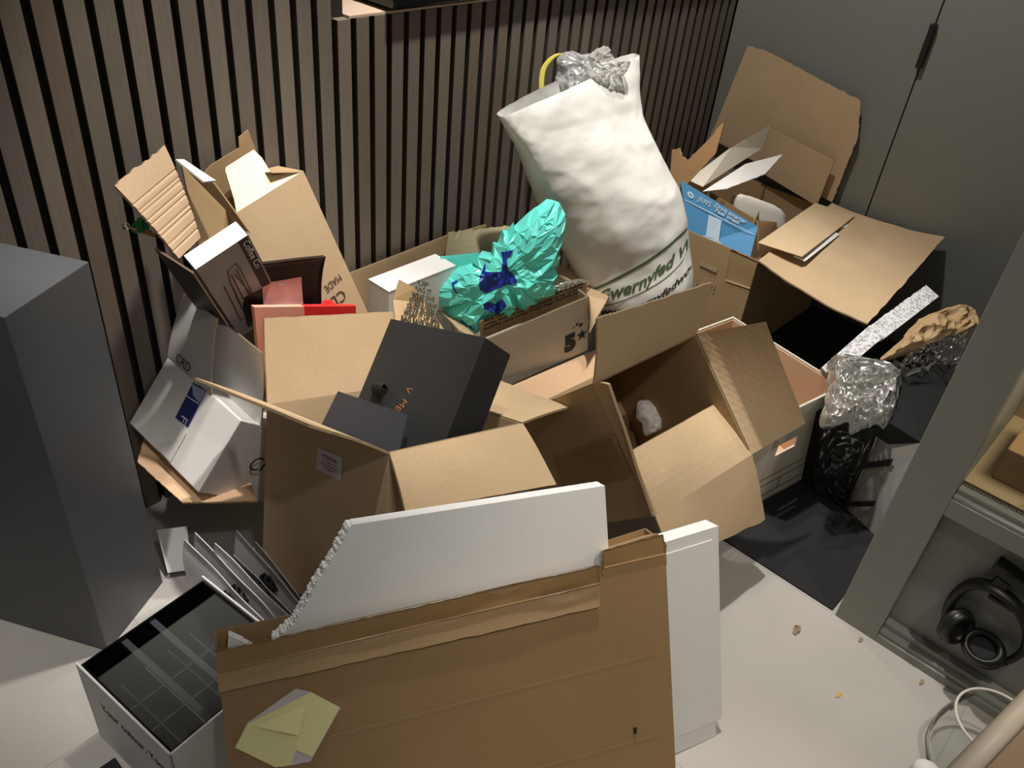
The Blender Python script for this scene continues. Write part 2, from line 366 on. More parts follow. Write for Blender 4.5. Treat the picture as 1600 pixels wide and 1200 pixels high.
def project(bm, bvh, direction, off=.0015, back=.5):
    """lay printed marks onto a surface; anything that misses it is dropped"""
    d = V(direction).normalized(); dead = []
    for v in bm.verts:
        h = bvh.ray_cast(v.co-d*back, d)
        if h[0] is None: dead.append(v)
        else: v.co = h[0]-d*off
    bmesh.ops.delete(bm, geom=dead, context='VERTS')
    return bm
def decal_poly(pts, bvh, direction, step=.008, off=.0015):
    bm = bmesh.new(); f = bm.faces.new([bm.verts.new(V(p)) for p in pts]); f.normal_update(); bmesh.ops.triangulate(bm, faces=[f])
    for _ in range(6):
        es = [e for e in bm.edges if e.calc_length() > step]
        if not es: break
        bmesh.ops.subdivide_edges(bm, edges=es, cuts=1); bmesh.ops.triangulate(bm, faces=bm.faces[:])
    return project(bm, bvh, direction, off)
def along(bm, path, up, scale=1):
    """bend a flat text (x along, y up, in metres) along a path"""
    path = [V(p) for p in path]; L = [0]
    for a, b in zip(path, path[1:]): L.append(L[-1]+(b-a).length)
    up = V(up)
    for v in bm.verts:
        x = v.co.x; i = 0
        while i < len(L)-2 and x > L[i+1]: i += 1
        t = (x-L[i])/(L[i+1]-L[i]); v.co = path[i].lerp(path[i+1], t)+up*v.co.y
    return bm
def star(c, ex, ey, r, bm):
    c, ex, ey = V(c), V(ex), V(ey)
    vs = [bm.verts.new(c+(ex*math.sin(k*math.pi/5)+ey*math.cos(k*math.pi/5))*(r if k % 2 == 0 else r*.42)) for k in range(10)]
    bm.faces.new(vs); return bm

# measured corner positions of the things, in metres (x along the slatted wall, y towards it, z up)
D = {
 'b_plinth': [[0.3028, 1.263, 0.0003], [0.8752, 0.4837, 0.0014], [-0.4837, 0.8752, -0.0038], [-0.0031, 0.0026, 1.0], [0.1967, 0.2654, 0.8216]],
 'b_tray': [[0.2379, 0.8233, 0.0], [0.993, 0.1182, -0.0004], [-0.1182, 0.993, -0.0003], [0.0004, 0.0003, 1.0], [0.2657, 0.269, 0.23]],
 'b_archive': [[1.7433, 0.5526, 0.0001], [0.9837, -0.1798, -0.004], [0.1798, 0.9837, 0.0043], [0.0032, -0.0049, 1.0], [0.2576, 0.3958, 0.3302]],
 'b_carton': [[0.6351, 0.7865, 0.1972], [0.9564, -0.0381, -0.2894], [-0.0409, 0.9642, -0.2622], [0.289, 0.2626, 0.9206], [0.374, 0.3916, 0.3807]],
 'carton_back': [[0.7291, 1.264, 0.445], [1.0868, 1.2497, 0.3367], [1.1349, 1.34, 0.4837], [0.7804, 1.3304, 0.6056]],
 'carton_left': [[0.7452, 0.8865, 0.5476], [0.7291, 1.264, 0.445], [0.5902, 1.2901, 0.5626], [0.5993, 0.9138, 0.671]],
 'carton_front': [[0.7452, 0.8865, 0.5476], [1.1029, 0.8722, 0.4394], [1.0764, 0.7418, 0.369], [0.7192, 0.8113, 0.4717]],
 'carton_right': [[1.1029, 0.8722, 0.4394], [1.0868, 1.2497, 0.3367], [1.2834, 1.2496, 0.3055], [1.2645, 0.8693, 0.4035]],
 'b_black': [[0.8154, 1.1531, 0.326], [0.0749, -0.9571, 0.2799], [0.7215, -0.1417, -0.6777], [0.6883, 0.2527, 0.68], [0.2843, 0.0989, 0.3297]],
 'darkcard': [[0.8037, 1.1844, 0.3914], [0.8204, 0.9516, 0.4505], [0.8873, 0.9975, 0.4969], [0.8717, 1.2091, 0.4428]],
 'carton_sticker': [[0.7086, 1.0655, 0.41], [0.7112, 0.9895, 0.4286], [0.7253, 0.9979, 0.4741], [0.7215, 1.0759, 0.4513]],
 'b_opencarton': [[1.2315, 0.58, 0.2959], [0.064, 0.7194, 0.6917], [0.9907, -0.1289, 0.0424], [0.1197, 0.6826, -0.721], [0.3164, 0.3377, 0.37]],
 'oc_inner': [[1.2315, 0.58, 0.2959], [1.566, 0.5365, 0.3102], [1.5804, 0.6686, 0.3755], [1.2389, 0.6755, 0.4132]],
 'oc_hang': [[1.2315, 0.58, 0.2959], [1.566, 0.5365, 0.3102], [1.5614, 0.4514, 0.16], [1.2253, 0.5048, 0.2122]],
 'oc_right': [[1.566, 0.5365, 0.3102], [1.5863, 0.7641, 0.529], [1.5911, 0.6123, 0.6346], [1.7454, 0.495, 0.3367]],
 'oc_top': [[1.2517, 0.8076, 0.5147], [1.5863, 0.7641, 0.529], [1.5788, 0.7546, 0.6756], [1.2474, 0.8259, 0.6706]],
 'oc_left': [[1.2315, 0.58, 0.2959], [1.2517, 0.8076, 0.5147], [1.2438, 0.7642, 0.5381], [1.2092, 0.5721, 0.3144]],
 'oc_tissue': [[1.5554, 0.8163, 0.1988], [1.6168, 0.8058, 0.199], [1.6178, 0.8445, 0.2359], [1.624, 0.8558, 0.2477], [1.6049, 0.8696, 0.2575], [1.5818, 0.8739, 0.2578], [1.5565, 0.8544, 0.2351], [1.5636, 0.8375, 0.2203]],
 'b_five': [[1.4422, 1.2875, 0.1073], [0.9606, -0.2303, 0.1555], [0.2324, 0.9726, 0.0043], [-0.1522, 0.032, 0.9878], [0.3696, 0.252, 0.1989]],
 'five_right': [[1.767, 1.2088, 0.3612], [1.8256, 1.4539, 0.3623], [1.9429, 1.239, 0.3308], [1.7327, 1.1628, 0.2727]],
 'five_back': [[1.4705, 1.539, 0.3048], [1.8256, 1.4539, 0.3623], [1.8373, 1.5923, 0.4188], [1.5272, 1.5619, 0.4952]],
 'five_left': [[1.412, 1.2939, 0.3037], [1.4705, 1.539, 0.3048], [1.4135, 1.5266, 0.3434], [1.3782, 1.3507, 0.3284]],
 'peach': [[1.3624, 1.1321, 0.13], [1.6935, 1.0946, 0.13], [1.8589, 1.1979, 0.15], [1.4536, 1.2419, 0.15]],
 'b_crd': [[0.5649, 1.2952, 0.2702], [0.7661, 0.0128, -0.6426], [-0.0, 0.9998, 0.0199], [0.6427, -0.0152, 0.7659], [0.2399, 0.2986, 0.1805]],
 'crd_flap': [[0.6809, 1.591, 0.4144], [0.6809, 1.4059, 0.4108], [0.7161, 1.4023, 0.5937], [0.7417, 1.5882, 0.5574]],
 'crd_white': [[0.7269, 1.5142, 0.3743], [0.7269, 1.2933, 0.3699], [0.7444, 1.2896, 0.5558], [0.751, 1.4748, 0.5516]],
 'crd_tape': [[0.6192, 1.4679, 0.3415], [0.6219, 1.4177, 0.3438], [0.6789, 1.4258, 0.4119], [0.6756, 1.4741, 0.4089]],
 'crd_clear': [[0.5657, 1.4629, 0.2792], [0.5658, 1.4105, 0.2783], [0.614, 1.4111, 0.3358], [0.6092, 1.4693, 0.3312]],
 'crdcard': [[0.5924, 1.6704, 0.2361], [0.5273, 1.492, 0.2459], [0.5363, 1.3153, 0.2446], [0.6648, 1.2342, 0.2253], [0.7354, 1.4257, 0.2147], [0.7088, 1.7744, 0.2187]],
 'b_cd': [[0.9932, 1.3499, 0.2142], [0.9616, 0.0382, 0.2719], [0.0244, 0.9745, -0.2231], [-0.2735, 0.2212, 0.9361], [0.1813, 0.1071, 0.596]],
 'cd_front': [[0.8303, 1.4817, 0.7721], [1.0046, 1.4887, 0.8214], [0.9396, 1.5106, 0.8199], [0.9411, 1.5479, 0.846], [0.9347, 1.5679, 0.8581], [0.8629, 1.5632, 0.8366], [0.8581, 1.5586, 0.8321], [0.8405, 1.5038, 0.7899]],
 'cd_back': [[0.8135, 1.585, 0.718], [0.9826, 1.585, 0.7663], [0.9534, 1.585, 0.8401], [0.937, 1.585, 0.896], [0.9125, 1.585, 0.884], [0.9115, 1.585, 0.8616], [0.8417, 1.585, 0.8382], [0.8218, 1.585, 0.8229]],
 'b_coffee': [[0.7901, 1.4549, 0.4893], [0.9067, -0.1301, 0.4013], [-0.0167, 0.9395, 0.3422], [-0.4215, -0.317, 0.8496], [0.1198, 0.041, 0.2991]],
 'ridged': [[0.6511, 1.4, 0.7536], [0.7308, 1.46, 0.7508], [0.7149, 1.52, 0.9261], [0.5787, 1.45, 0.9015]],
 'darkback': [[0.7462, 1.5, 0.6964], [0.8841, 1.52, 0.6819], [0.8232, 1.54, 0.8098], [0.7535, 1.54, 0.8725]],
 'greyleaf': [[0.8232, 1.44, 0.7494], [0.8225, 1.42, 0.7488], [0.7823, 1.47, 0.8496], [0.7362, 1.52, 0.8934]],
 'whitelip': [[0.7312, 1.515, 0.8962], [0.7505, 1.52, 0.8904], [0.7886, 1.475, 0.8531], [0.7573, 1.465, 0.8613]],
 'whitebox': [[1.2183, 1.4524, 0.0], [1.0, 0.0, 0.0], [0.0, 1.0, 0.0], [0.0, 0.0, 1.0], [0.237, 0.0826, 0.4595]],
 'brownpanel': [[1.1885, 1.575, 0.3853], [1.7097, 1.575, 0.3684], [1.6996, 1.575, 0.466], [1.5406, 1.575, 0.4761], [1.1846, 1.575, 0.4684]],
 'mailer': [[1.06, 1.24, 0.5289], [1.1807, 1.19, 0.4707], [1.1665, 1.25, 0.5379], [1.1428, 1.27, 0.5786], [1.1129, 1.29, 0.6019], [1.0857, 1.28, 0.5635]],
 'pouch': [[0.7825, 1.4, 0.5499], [0.9733, 1.4, 0.4839], [0.9873, 1.4, 0.6557], [0.7894, 1.4, 0.6983]],
 'pouch_label': [[0.8219, 1.392, 0.5841], [0.9235, 1.392, 0.5498], [0.9232, 1.392, 0.6223], [0.8241, 1.392, 0.6402]],
 'book': [[0.7838, 1.37, 0.6118], [0.9057, 1.37, 0.5685], [1.0483, 1.37, 0.5177], [0.7719, 1.37, 0.4175]],
 'sack': [[[2.03, 1.34, 0.012], [2.2, 1.1, 0.012]], [[2.0, 1.35, 0.12], [2.215, 1.1, 0.14]], [[1.9341, 1.37, 0.2822], [2.1663, 1.1, 0.3236]], [[1.8838, 1.4, 0.3765], [2.1676, 1.15, 0.4485]], [[1.7904, 1.43, 0.5197], [2.1503, 1.21, 0.5902]], [[1.7251, 1.45, 0.6475], [2.1313, 1.26, 0.6549]], [[1.6872, 1.46, 0.7271], [2.094, 1.31, 0.7393]], [[1.6464, 1.47, 0.7857], [2.0888, 1.36, 0.8112]], [[1.6137, 1.48, 0.8352], [2.0873, 1.4, 0.9538]]],
 'tall': [[2.3237, 0.9739, 0.4], [2.93, 1.52, 0.4]],
 'tall_back': [[2.935, 1.0235, 0.4246], [2.935, 1.57, 0.4958], [2.935, 1.5534, 0.564], [2.935, 1.5026, 0.8556], [2.935, 1.4325, 0.8589], [2.935, 1.0408, 0.7853], [2.935, 1.0109, 0.6682]],
 'tall_inner': [[2.9, 1.0607, 0.405], [2.9, 1.3023, 0.45], [2.9, 1.3192, 0.6205], [2.9, 1.0508, 0.5824]],
 'tall_right': [[2.3237, 0.9739, 0.4], [2.94, 1.0238, 0.4183], [2.945, 0.6231, 0.4391], [2.2753, 0.5799, 0.375]],
 'tall_torn': [[2.3584, 0.9921, 0.395], [2.4098, 0.9494, 0.39], [2.3684, 0.845, 0.38], [2.3618, 0.8609, 0.35], [2.359, 0.927, 0.37], [2.3842, 1.0158, 0.37]],
 'tall_left': [[2.36, 1.3639, 0.4839], [2.36, 1.3233, 0.4984], [2.36, 1.2275, 0.6615], [2.36, 1.2233, 0.7648], [2.36, 1.258, 0.7037], [2.36, 1.301, 0.6378], [2.36, 1.3234, 0.609], [2.36, 1.3445, 0.613], [2.36, 1.358, 0.6366], [2.36, 1.3852, 0.6237]],
 'loose': [[2.3914, 1.0222, 0.425], [2.4098, 0.8759, 0.43], [2.9039, 0.9185, 0.42], [2.8858, 1.0637, 0.42]],
 'tab1': [[2.4082, 0.9016, 0.422], [2.4275, 0.868, 0.412], [2.7221, 0.8889, 0.412], [2.7133, 0.9102, 0.418]],
 'tab2': [[2.7545, 0.9109, 0.418], [2.8052, 0.901, 0.41], [2.8398, 0.9074, 0.41], [2.8279, 0.9256, 0.416]],
 'blue': [[2.33, 1.2208, 0.3461], [2.36, 1.0181, 0.3604], [2.42, 1.0497, 0.4625], [2.35, 1.3251, 0.5427]],
 'div1': [[2.5, 1.285, 0.4776], [2.5, 1.0878, 0.4461], [2.5, 1.0818, 0.3852], [2.5, 1.2675, 0.4132]],
 'div2': [[2.44, 1.0681, 0.4702], [2.6, 1.0698, 0.4209], [2.6, 1.0532, 0.3674], [2.44, 1.0361, 0.3793]],
 'div3': [[2.42, 1.07, 0.4591], [2.56, 1.125, 0.4484], [2.56, 1.1065, 0.3867], [2.42, 1.0496, 0.4146]],
 'darkflap': [[2.5, 1.38, 0.4887], [2.5, 1.3181, 0.4846], [2.8, 1.2824, 0.5708], [2.82, 1.2841, 0.6503], [2.65, 1.3298, 0.5864]],
 'whitesheet': [[2.45, 1.2878, 0.4912], [2.5, 1.2297, 0.5088], [2.72, 1.2086, 0.5179], [2.8, 1.1992, 0.5763], [2.7, 1.28, 0.5361]],
 'foamtray': [[2.6, 1.2404, 0.469], [2.75, 1.0906, 0.4133], [2.68, 1.1064, 0.3402], [2.6, 1.2123, 0.3709]],
 'strip_a': [[2.1514, 0.4954, 0.42], [2.4511, 0.468, 0.46], [2.4694, 0.5166, 0.47], [2.173, 0.5452, 0.43]],
 'strip_b': [[1.9863, 0.536, 0.34], [2.1565, 0.4994, 0.42], [2.1749, 0.5479, 0.43], [1.9969, 0.5782, 0.35]],
 'kraft': [[2.133, 0.4803, 0.36], [2.4746, 0.354, 0.4], [2.5155, 0.409, 0.41], [2.3496, 0.4648, 0.42]],
 'blackbox': [[1.934, 0.367, 0.33], [1.9629, 0.2702, 0.3], [2.4174, 0.3194, 0.34], [2.1227, 0.4108, 0.36]],
 'striped': [[1.9527, 0.369, -0.0], [1.9052, 0.2441, 0.0], [1.9629, 0.2702, 0.3], [1.9635, 0.3723, 0.32]],
 'bin': [[1.946, 0.4634, 0.0], [1.9623, 0.3639, -0.0], [1.9651, 0.376, 0.3], [1.886, 0.4893, 0.28]],
 'wrap1': [[1.7872, 0.4669, 0.32], [1.9297, 0.3564, 0.32], [2.1153, 0.4294, 0.37], [2.0486, 0.5726, 0.36]],
 'wrap2': [[2.0811, 0.4118, 0.37], [2.2703, 0.3156, 0.38], [2.4597, 0.3595, 0.39], [2.1848, 0.4256, 0.39]],
 'b_flat': [[0.2233, 0.6097, 0.0003], [0.8844, -0.4668, -0.0007], [0.4093, 0.7762, -0.4795], [0.2244, 0.4238, 0.8775], [0.7938, 0.0734, 0.4817]],
 'flat_front': [[0.2233, 0.6097, 0.0003], [0.9253, 0.2392, -0.0003], [1.03, 0.4357, 0.4072], [1.0411, 0.4545, 0.4472], [1.0325, 0.4699, 0.4647], [0.9321, 0.5163, 0.4541], [0.9154, 0.497, 0.4086], [0.9175, 0.5087, 0.4294], [0.3357, 0.809, 0.4188]],
 'flat_back': [[0.2627, 0.6845, 0.0019], [0.965, 0.3144, 0.0023], [1.0724, 0.5137, 0.4167], [0.9857, 0.5538, 0.4075], [0.4881, 0.8059, 0.3907], [0.3647, 0.87, 0.3892]],
 'flat_fold': [[0.3179, 0.7812, 0.3669], [0.8939, 0.4779, 0.3678], [0.9147, 0.5071, 0.4328], [0.3347, 0.8065, 0.4223]],
 'flat_tape': [[0.3247, 0.7935, 0.3968], [0.9046, 0.4942, 0.4074], [0.9137, 0.5068, 0.4355], [0.3345, 0.8057, 0.4249]],
 'flat_tape2': [[0.9217, 0.5028, 0.4277], [1.0347, 0.4443, 0.4294], [1.0391, 0.4625, 0.4625], [0.9307, 0.5155, 0.4558]],
 'flat_sticker': [[0.3076, 0.7357, 0.2803], [0.3538, 0.6825, 0.2337], [0.3932, 0.6602, 0.2312], [0.4617, 0.6673, 0.3012], [0.4323, 0.704, 0.3356], [0.4145, 0.7196, 0.3455], [0.3355, 0.7402, 0.3115]],
 'flat_sticker_yellow': [[0.3071, 0.7345, 0.2822], [0.3453, 0.6871, 0.2381], [0.3666, 0.6745, 0.2358], [0.3804, 0.6798, 0.2562], [0.3976, 0.6603, 0.2393], [0.4593, 0.6675, 0.3036], [0.4313, 0.7026, 0.3365], [0.3362, 0.7376, 0.312]],
 'sticker_curl': [[0.3398, 0.731, 0.3086], [0.3893, 0.6826, 0.285], [0.416, 0.6981, 0.3204]],
 'eps': [[0.423, 0.7816, 0.4031], [0.4616, 0.7738, 0.4235], [0.5131, 0.7804, 0.4782], [0.5855, 0.7862, 0.5492], [0.9841, 0.5716, 0.5421], [0.898, 0.4593, 0.287], [0.4093, 0.7762, -0.4795]],
 'eps_bit': [[0.3582, 0.8188, 0.3912], [0.3688, 0.8278, 0.4149], [0.3786, 0.8174, 0.4065], [0.3927, 0.8003, 0.3908], [0.3829, 0.7994, 0.381], [0.4093, 0.7762, -0.4795]],
 'b_poly': [[0.9176, 0.3178, 0.0058], [0.9356, -0.3519, -0.0291], [0.3095, 0.8569, -0.4123], [0.17, 0.3767, 0.9106], [0.1999, 0.0381, 0.461]],
 'bags': [[[0.4759, 1.1372, 0.2], [0.5466, 1.0288, 0.1], [0.5445, 1.0611, 0.05], [0.4957, 1.2287, 0.23]]],
 'bag0': [[0.4826, 1.2024, 0.26], [0.4833, 1.1051, 0.25], [0.505, 0.9412, 0.2], [0.494, 1.1659, 0.08]],
 'bag1': [[0.5033, 1.197, 0.27], [0.5024, 1.1047, 0.26], [0.5227, 0.9346, 0.21], [0.5123, 1.184, 0.08]],
 'bag2': [[0.5118, 1.1372, 0.28], [0.5168, 1.0305, 0.26], [0.5405, 0.928, 0.22], [0.5176, 1.1675, 0.08]],
 'bag3': [[0.5554, 1.1297, 0.29], [0.5402, 1.0345, 0.27], [0.5673, 0.9339, 0.23], [0.5323, 1.154, 0.08]],
 'whitepaper': [[0.4904, 1.3586, 0.02], [0.535, 1.3312, 0.02], [0.5646, 1.3852, 0.1], [0.5092, 1.4183, 0.1]],
 'darkleft': [[0.6558, 1.352, 0.7452], [0.6253, 1.43, 0.7749]],
 'mint': [[1.4453, 1.4196, 0.276], [1.424, 1.4478, 0.3175], [1.4042, 1.4736, 0.3546], [1.4059, 1.4797, 0.3821], [1.4184, 1.4762, 0.4059], [1.44, 1.464, 0.4243], [1.4678, 1.4488, 0.4499], [1.4927, 1.432, 0.4611], [1.5195, 1.419, 0.4919], [1.5508, 1.4038, 0.5278], [1.5787, 1.3902, 0.5599], [1.6158, 1.368, 0.5868], [1.6504, 1.3491, 0.6188], [1.6855, 1.3274, 0.6421], [1.704, 1.3078, 0.6239], [1.7085, 1.2935, 0.5843], [1.7027, 1.2852, 0.5367], [1.6923, 1.2799, 0.4865], [1.6783, 1.2811, 0.4499], [1.6788, 1.2708, 0.4131], [1.6678, 1.2704, 0.3794], [1.6366, 1.2881, 0.3528], [1.5952, 1.3143, 0.3279], [1.5493, 1.3441, 0.303], [1.5031, 1.3736, 0.2761], [1.4726, 1.3937, 0.2607]],
 'mint_sheet': [[1.3903, 1.4786, 0.3322], [1.432, 1.4848, 0.4777], [1.5165, 1.4208, 0.49], [1.5407, 1.3901, 0.4476], [1.4549, 1.4182, 0.2988]],
 'blue1': [[1.568, 1.3828, 0.5009], [1.5962, 1.3626, 0.5095], [1.5893, 1.3635, 0.4922], [1.5803, 1.3691, 0.4867], [1.5817, 1.3588, 0.4528], [1.5981, 1.339, 0.4274], [1.5959, 1.3377, 0.4164], [1.5731, 1.3546, 0.4117], [1.5509, 1.37, 0.4031], [1.5236, 1.3871, 0.3862], [1.5142, 1.3983, 0.3999], [1.5176, 1.4052, 0.4355], [1.5318, 1.4042, 0.4734], [1.5303, 1.3986, 0.4481], [1.567, 1.37, 0.4509], [1.5718, 1.3759, 0.4865]],
 'blue2': [[1.519, 1.3837, 0.36], [1.5325, 1.3745, 0.3657], [1.5425, 1.3642, 0.3569], [1.5613, 1.354, 0.375], [1.569, 1.3419, 0.3526], [1.5559, 1.3483, 0.3379], [1.5491, 1.3501, 0.3248], [1.5397, 1.3581, 0.3264], [1.5313, 1.3681, 0.3388], [1.519, 1.3798, 0.3455]],
 'blue3': [[1.4526, 1.4513, 0.4144], [1.4659, 1.4425, 0.4211], [1.4662, 1.4408, 0.4157], [1.4579, 1.4456, 0.409], [1.4642, 1.435, 0.3883], [1.4613, 1.4364, 0.385], [1.4548, 1.4466, 0.4035]],
 'mint_text': [[1.4581, 1.4166, 0.3026], [1.4922, 1.3802, 0.2684]],
 'lip': [[1.4566, 1.3347, 0.2753], [1.814, 1.2491, 0.3288], [1.8049, 1.2511, 0.3791], [1.6553, 1.2869, 0.3658], [1.4477, 1.3366, 0.3351]],
 'greyfilm': [[1.6757, 1.313, 0.3356], [1.8402, 1.2736, 0.346], [1.8241, 1.2774, 0.3695], [1.7715, 1.2899, 0.3774], [1.7222, 1.3017, 0.3718]],
 't_main': [[1.9502, 1.2903, 0.252], [1.9837, 1.2593, 0.2777], [2.018, 1.2238, 0.3004], [2.0487, 1.1966, 0.3251], [2.0781, 1.1776, 0.3555], [2.1117, 1.1555, 0.3901], [2.1295, 1.1462, 0.4107], [2.1605, 1.1339, 0.4505]],
 't_url': [[1.9199, 1.2904, 0.2016], [1.9396, 1.2692, 0.2139], [1.9956, 1.2019, 0.2417], [2.0327, 1.1675, 0.27], [2.069, 1.1389, 0.3027], [2.1016, 1.1186, 0.3373], [2.125, 1.1078, 0.3659], [2.1483, 1.1003, 0.3975]],
 'band': [[1.9463, 1.3268, 0.281], [1.9838, 1.2949, 0.3126], [2.0545, 1.2368, 0.3738], [2.1006, 1.2033, 0.4181], [2.1379, 1.1805, 0.4581], [2.166, 1.1641, 0.4891], [2.1842, 1.1556, 0.511]],
 'thin': [[1.9305, 1.305, 0.2334], [1.9675, 1.2626, 0.2539], [2.0094, 1.2214, 0.2837], [2.0447, 1.1909, 0.3129], [2.0887, 1.1577, 0.3539], [2.1295, 1.1366, 0.4014], [2.1473, 1.1369, 0.4313], [2.1682, 1.1388, 0.4681]],
 'stuff': [[1.873, 1.4805, 0.8494], [1.8642, 1.5065, 0.8793], [1.8745, 1.5088, 0.9124], [1.8775, 1.5185, 0.9407], [1.9004, 1.4994, 0.9631], [1.9269, 1.4625, 0.9585], [1.9513, 1.44, 0.9779], [1.9685, 1.4211, 0.9854], [1.9757, 1.3985, 0.9577], [1.9907, 1.3742, 0.948], [2.0026, 1.3626, 0.9562], [1.981, 1.3712, 0.9154], [1.9206, 1.43, 0.8736]],
 'strap': [[1.8371, 1.5152, 0.824], [1.8368, 1.5323, 0.8588], [1.8458, 1.5423, 0.9043], [1.8611, 1.5363, 0.9333], [1.8791, 1.5216, 0.9518], [1.8928, 1.5057, 0.9557]],
 'tall_up': [[2.3197, 1.1669, 0.2343], [2.3197, 1.1058, 0.2543], [2.3197, 1.114, 0.2846]],
 'hp': [[1.6, 0.0091, 0.1261], [1.6, 0.0283, 0.1954], [1.6, 0.0237, 0.2559], [1.6, 0.0034, 0.2878], [1.6, -0.032, 0.2967], [1.6, -0.0787, 0.2826], [1.6, -0.1149, 0.2452], [1.6, -0.1273, 0.2049], [1.6, -0.1238, 0.1714]],
 'hp_cup1': [[1.6, -0.0019, 0.1653]],
 'hp_cup2': [[1.6, -0.0671, 0.1496]],
 'crumbs': [[1.4661, 0.264, 0.0], [1.556, 0.1442, 0.0], [1.3748, 0.1153, 0.0], [1.5492, -0.0042, 0.0], [1.5627, 0.3854, 0.0]],
 'blacksq': [[0.1838, 1.0298, 0.0], [0.2072, 1.0353, 0.0], [0.2128, 0.9968, 0.0]],
 'sill': [[1.2223, 1.6, 1.0936], [1.3406, 1.68, 1.0897], [1.3232, 1.6, 1.0939]],
 'cd_t1': [[1.0481, 1.4304, 0.5786], [1.0106, 1.4279, 0.5633], [1.0511, 1.4215, 0.5401], [1.0024, 1.4194, 0.5252]],
 'five_logo': [[1.7183, 1.2197, 0.1859], [1.7526, 1.2114, 0.1921], [1.705, 1.2225, 0.2537]],
 'greenfoil': [[0.6146, 1.5, 0.7851], [0.6295, 1.5, 0.8038], [0.6399, 1.5, 0.805], [0.6496, 1.5, 0.7861], [0.635, 1.5, 0.7765]],
 'cone': [[0.6023, 1.49, 0.8005], [0.6477, 1.49, 0.7823], [0.6572, 1.49, 0.7603], [0.6221, 1.49, 0.7841]],
}

Z3 = V((0, 0, 1))
def fr(k): o, ax, ay, az, d = D[k]; return V(o), V(ax), V(ay), V(az), d
def at(b, u): o, ax, ay, az, d = b; return o+ax*(u[0]*d[0])+ay*(u[1]*d[1])+az*(u[2]*d[2])

# ================================================================== setting
DW = 2.97                                            # cupboard wall
struct(finish(aabox(-1.6, 3.2, -1.6, 1.9, -.05, 0), 'floor', 'floor'))
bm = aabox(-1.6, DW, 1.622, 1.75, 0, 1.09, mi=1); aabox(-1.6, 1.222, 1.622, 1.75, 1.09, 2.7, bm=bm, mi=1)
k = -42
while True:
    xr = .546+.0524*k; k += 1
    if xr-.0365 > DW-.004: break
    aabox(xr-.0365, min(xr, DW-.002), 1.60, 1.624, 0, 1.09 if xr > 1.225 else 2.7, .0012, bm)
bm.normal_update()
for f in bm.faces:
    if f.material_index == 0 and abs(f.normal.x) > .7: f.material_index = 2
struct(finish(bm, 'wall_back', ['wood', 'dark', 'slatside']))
bm = aabox(1.222, DW, 1.90, 1.95, 1.09, 2.7); struct(finish(bm, 'wall_niche', 'dark'))
struct(finish(aabox(1.2235, DW, 1.6005, 1.90, 1.0905, 1.096), 'trim_1', 'sill'))
struct(finish(aabox(DW+.02, DW+.12, -1.6, 1.9, 0, 2.7), 'wall_right', 'dark'))
struct(finish(aabox(DW, DW+.02, .9065, 1.60, .004, 2.7, .001), 'door_1', 'grey'))
struct(finish(aabox(DW, DW+.02, -.6, .9015, .004, 2.7, .001), 'door_2', 'grey'))
bm = aabox(DW-.022, DW, .895, .913, .925, 1.06, .002); h = finish(bm, 'door_handle', 'blackmetal', bpy.data.objects['door_1'])
t = finish(aabox(1.335, 2.96, 1.580, 1.88, 1.103, 1.16, .004), 'counter_slab', 'blackgloss', loc=(2.1, 1.75, 1.097)); tag(t, 'black glossy slab lying in the niche above the slatted panel', 'counter')
t = finish(aabox(1.586, DW-.01, .232, 1.30, 0, .005, .001), 'floor_mat', 'mat', loc=(2.2, .7, 0)); tag(t, 'black rubber floor mat in front of the grey cupboards', 'mat')
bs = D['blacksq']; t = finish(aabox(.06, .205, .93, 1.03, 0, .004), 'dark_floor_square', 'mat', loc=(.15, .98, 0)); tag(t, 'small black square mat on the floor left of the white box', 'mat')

# ---- grey display cabinet on the right
UX, UE = 1.579, .221
T = thing('display_cabinet', 'grey painted display cabinet with a framed glass window above a recessed panel', 'cabinet', (UX+.2, -.3, 0))
y0, y1 = -.75, UE
bm = aabox(UX, UX+.42, .122, y1, 0, 1.25, .002)                      # left stile runs the cabinet's depth
aabox(UX, UX+.05, y0, .1218, 0, .022, .0015, bm); aabox(UX, UX+.42, y0, .1218, .412, .456, .0015, bm); aabox(UX, UX+.42, y0, .1218, 1.16, 1.25, .0015, bm)
aabox(UX+.40, UX+.42, y0, .1218, .0, 1.16, 0, bm)
finish(bm, 'frame', 'greyframe', T)
finish(aabox(UX+.045, UX+.06, y0, .1215, .0225, .4115), 'recessed_panel', 'greyframe', T)
bm = aabox(UX+.006, UX+.044, y0, .1212, .0228, .034, .002); aabox(UX+.022, UX+.044, y0, .1212, .0345, .05, .002, bm); finish(bm, 'panel_moulding', 'greylight', T)
bm = aabox(UX+.002, UX+.03, y0, .1212, .4565, .466, .002); aabox(UX+.014, UX+.034, y0, .1212, .4665, .478, .002, bm); finish(bm, 'window_moulding', 'greylight', T)
finish(aabox(UX+.035, UX+.039, y0, .1212, .479, 1.159), 'glass_pane', 'glass', T)
bm = bmesh.new()
for i in range(150): aabox(UX+.033, UX+.0348, .1195-i*.0052, .1225-i*.0052, .4785, .484, bm=bm)
finish(bm, 'bead_strip', 'metal', T)
bm = aabox(UX+.045, UX+.395, y0, .1212, .470, .482); aabox(UX+.38, UX+.395, y0, .1212, .4825, 1.15, bm=bm); finish(bm, 'display_base', 'warmshelf', T)
l = bpy.data.lights.new('cabinet_fill', 'AREA'); l.energy = 3.2; l.size = .25; l.color = (1, .86, .66); lo_ = bpy.data.objects.new('cabinet_fill', l); COL.objects.link(lo_); lo_.location = (UX+.22, -.12, 1.12)  # unseen area light added to brighten the cabinet interior
